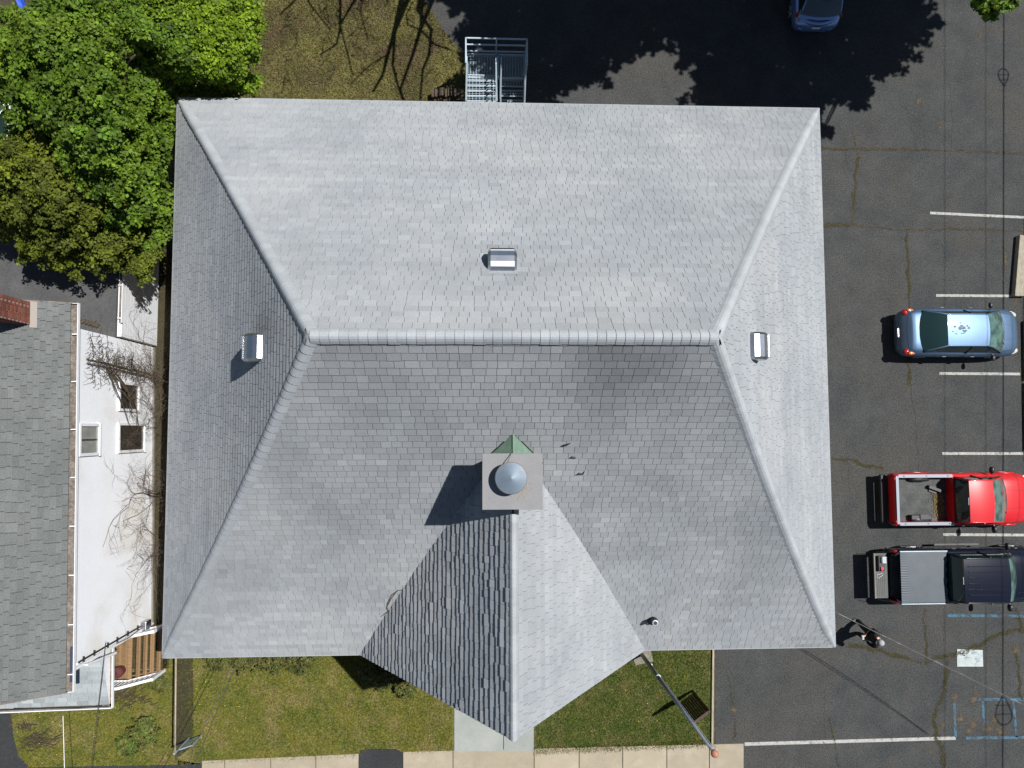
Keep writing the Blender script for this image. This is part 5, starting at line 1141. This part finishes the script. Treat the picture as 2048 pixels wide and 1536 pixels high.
# ---------------------------------------------------------------- person
pp=empty('person',(14.06,-7.42,0),'person in black clothes and a pale cap standing on the lot holding a controller','person')
def skinmesh(verts,edges,radii,sub=2,root=0):
    me=bpy.data.meshes.new('tmp'); me.from_pydata(verts,edges,[]); o=bpy.data.objects.new('tmp',me); COL.objects.link(o)
    o.modifiers.new('s','SKIN'); m2=o.modifiers.new('u','SUBSURF'); m2.levels=sub; m2.render_levels=sub
    for i,r in enumerate(radii):
        d=me.skin_vertices[0].data[i]; d.radius=(r,r) if not hasattr(r,'__len__') else r; d.use_root=(i==root)
    dg=bpy.context.evaluated_depsgraph_get(); dg.update(); r=bpy.data.meshes.new_from_object(o.evaluated_get(dg)); bpy.data.objects.remove(o); bpy.data.meshes.remove(me); return r
# faces -x; y to its left is -y
V=[(0,-.02,.94),(0,-.03,1.10),(.0,-.05,1.28),(.0,-.06,1.42),(-.005,-.07,1.50),(-.02,-.08,1.57),(-.02,-.08,1.66),(-.015,-.08,1.72)]
R_s=[(.17,.20),(.165,.19),(.165,.22),(.12,.17),.06,.07,.10,.08]
Eg=[(i,i+1) for i in range(7)]
def addc(start,pts,rs):
    k=start
    for p,r in zip(pts,rs): V.append(p); R_s.append(r); Eg.append((k,len(V)-1)); k=len(V)-1
    return k
LE=addc(3,[(0,-.23,1.41),(.03,-.36,1.16),(-.10,-.30,1.10),(-.25,-.16,1.13)],[.10,.080,.064,.042])
RE=addc(3,[(0,.11,1.41),(.04,.23,1.16),(-.10,.16,1.09),(-.25,.02,1.12)],[.10,.080,.064,.042])
addc(0,[(0,-.13,.88),(-.03,-.17,.50),(.02,-.20,.10),(-.06,-.205,.05),(-.16,-.21,.04)],[.135,.105,.085,.055,.045])
addc(0,[(0,.10,.88),(-.04,.19,.50),(.04,.26,.10),(-.04,.275,.05),(-.14,.285,.04)],[.135,.105,.085,.055,.045])
me=skinmesh(V,Eg,R_s)
bmm=bmesh.new(); bmm.from_mesh(me)
for s,wr_ in ((1,(-.25,-.16,1.13)),(-1,(-.25,.02,1.12))):
    w0=Vector(wr_); hv=[w0,w0+Vector((-.05,.015*s,.0)),w0+Vector((-.085,.02*s,.0))]; he=[(0,1),(1,2)]; hr=[.028,(.03,.016),(.034,.015)]
    for k in range(4):
        base=w0+Vector((-.095,(.02)*s+(.026-.0175*k)*1,.0)); ln=(.07,.08,.075,.058)[k]
        i=len(hv); hv+= [base,base+Vector((-ln*.45,.004*s,-.008)),base+Vector((-ln*.8,.02*s,-.03))]; he+=[(2,i),(i,i+1),(i+1,i+2)]; hr+=[.009,.0085,.0075]
    i=len(hv); hv+=[w0+Vector((-.045,.045*s,.012)),w0+Vector((-.08,.062*s,.02))]; he+=[(1,i),(i,i+1)]; hr+=[.011,.009]
    m2=skinmesh([tuple(v) for v in hv],he,hr,1); bmm.from_mesh(m2)
me2=bpy.data.meshes.new('body'); bmm.to_mesh(me2); me2.materials.append(M['cloth']); me2.materials.append(M['skin'])
for p in me2.polygons: c=p.center; p.material_index=1 if (c.z>1.50 or (c.x<-.235 and c.z>1.0)) else 0
me2.shade_smooth(); bo=bpy.data.objects.new('body',me2); COL.objects.link(bo); bo.parent=pp
def lobj(b,name,m,smooth=True): return b.build(name,m,pp,local=True,smooth=smooth)
b=MB(); b.lathe([(.112,1.665),(.115,1.70),(.105,1.745),(.075,1.785),(.035,1.80),(0,1.803)],(-.015,-.08,0),20); lobj(b,'cap','hat')
b=MB(); b.prism([(-.10,-.16),(-.17,-.14),(-.20,-.08),(-.17,-.02),(-.10,.0),(-.09,-.08)],1.668,1.682); lobj(b,'cap_brim','plastic',False)
b=MB(); b.lathe([(.098,1.60),(.106,1.64),(.108,1.67)],(.0,-.08,0),16); lobj(b,'hair','hat')
blob(pp,'nose','skin',(-.125,-.08,1.60),(.018,.013,.02))
for s in(-1,1): blob(pp,'eye','black',(-.105,-.08+s*.033,1.63),(.01,.012,.008)); blob(pp,'ear','skin',(-.01,-.08+s*.10,1.61),(.02,.012,.03)); 
for s,x,y in((-1,-.05,-.205),(1,-.03,.275)): blob(pp,'shoe','plastic',(x-.03,y,.05),(.14,.052,.05))
b=MB(); b.box((14.06-.36,-7.42-.07,1.135),(.08,.15,.03)); b.box((14.06-.36,-7.42-.07,1.16),(.06,.10,.012)); o=b.build('controller','bag',loc=(13.7,-7.49,1.135),bevel=.008); setp(o,'small pale hand held controller in the hands of the person','controller')
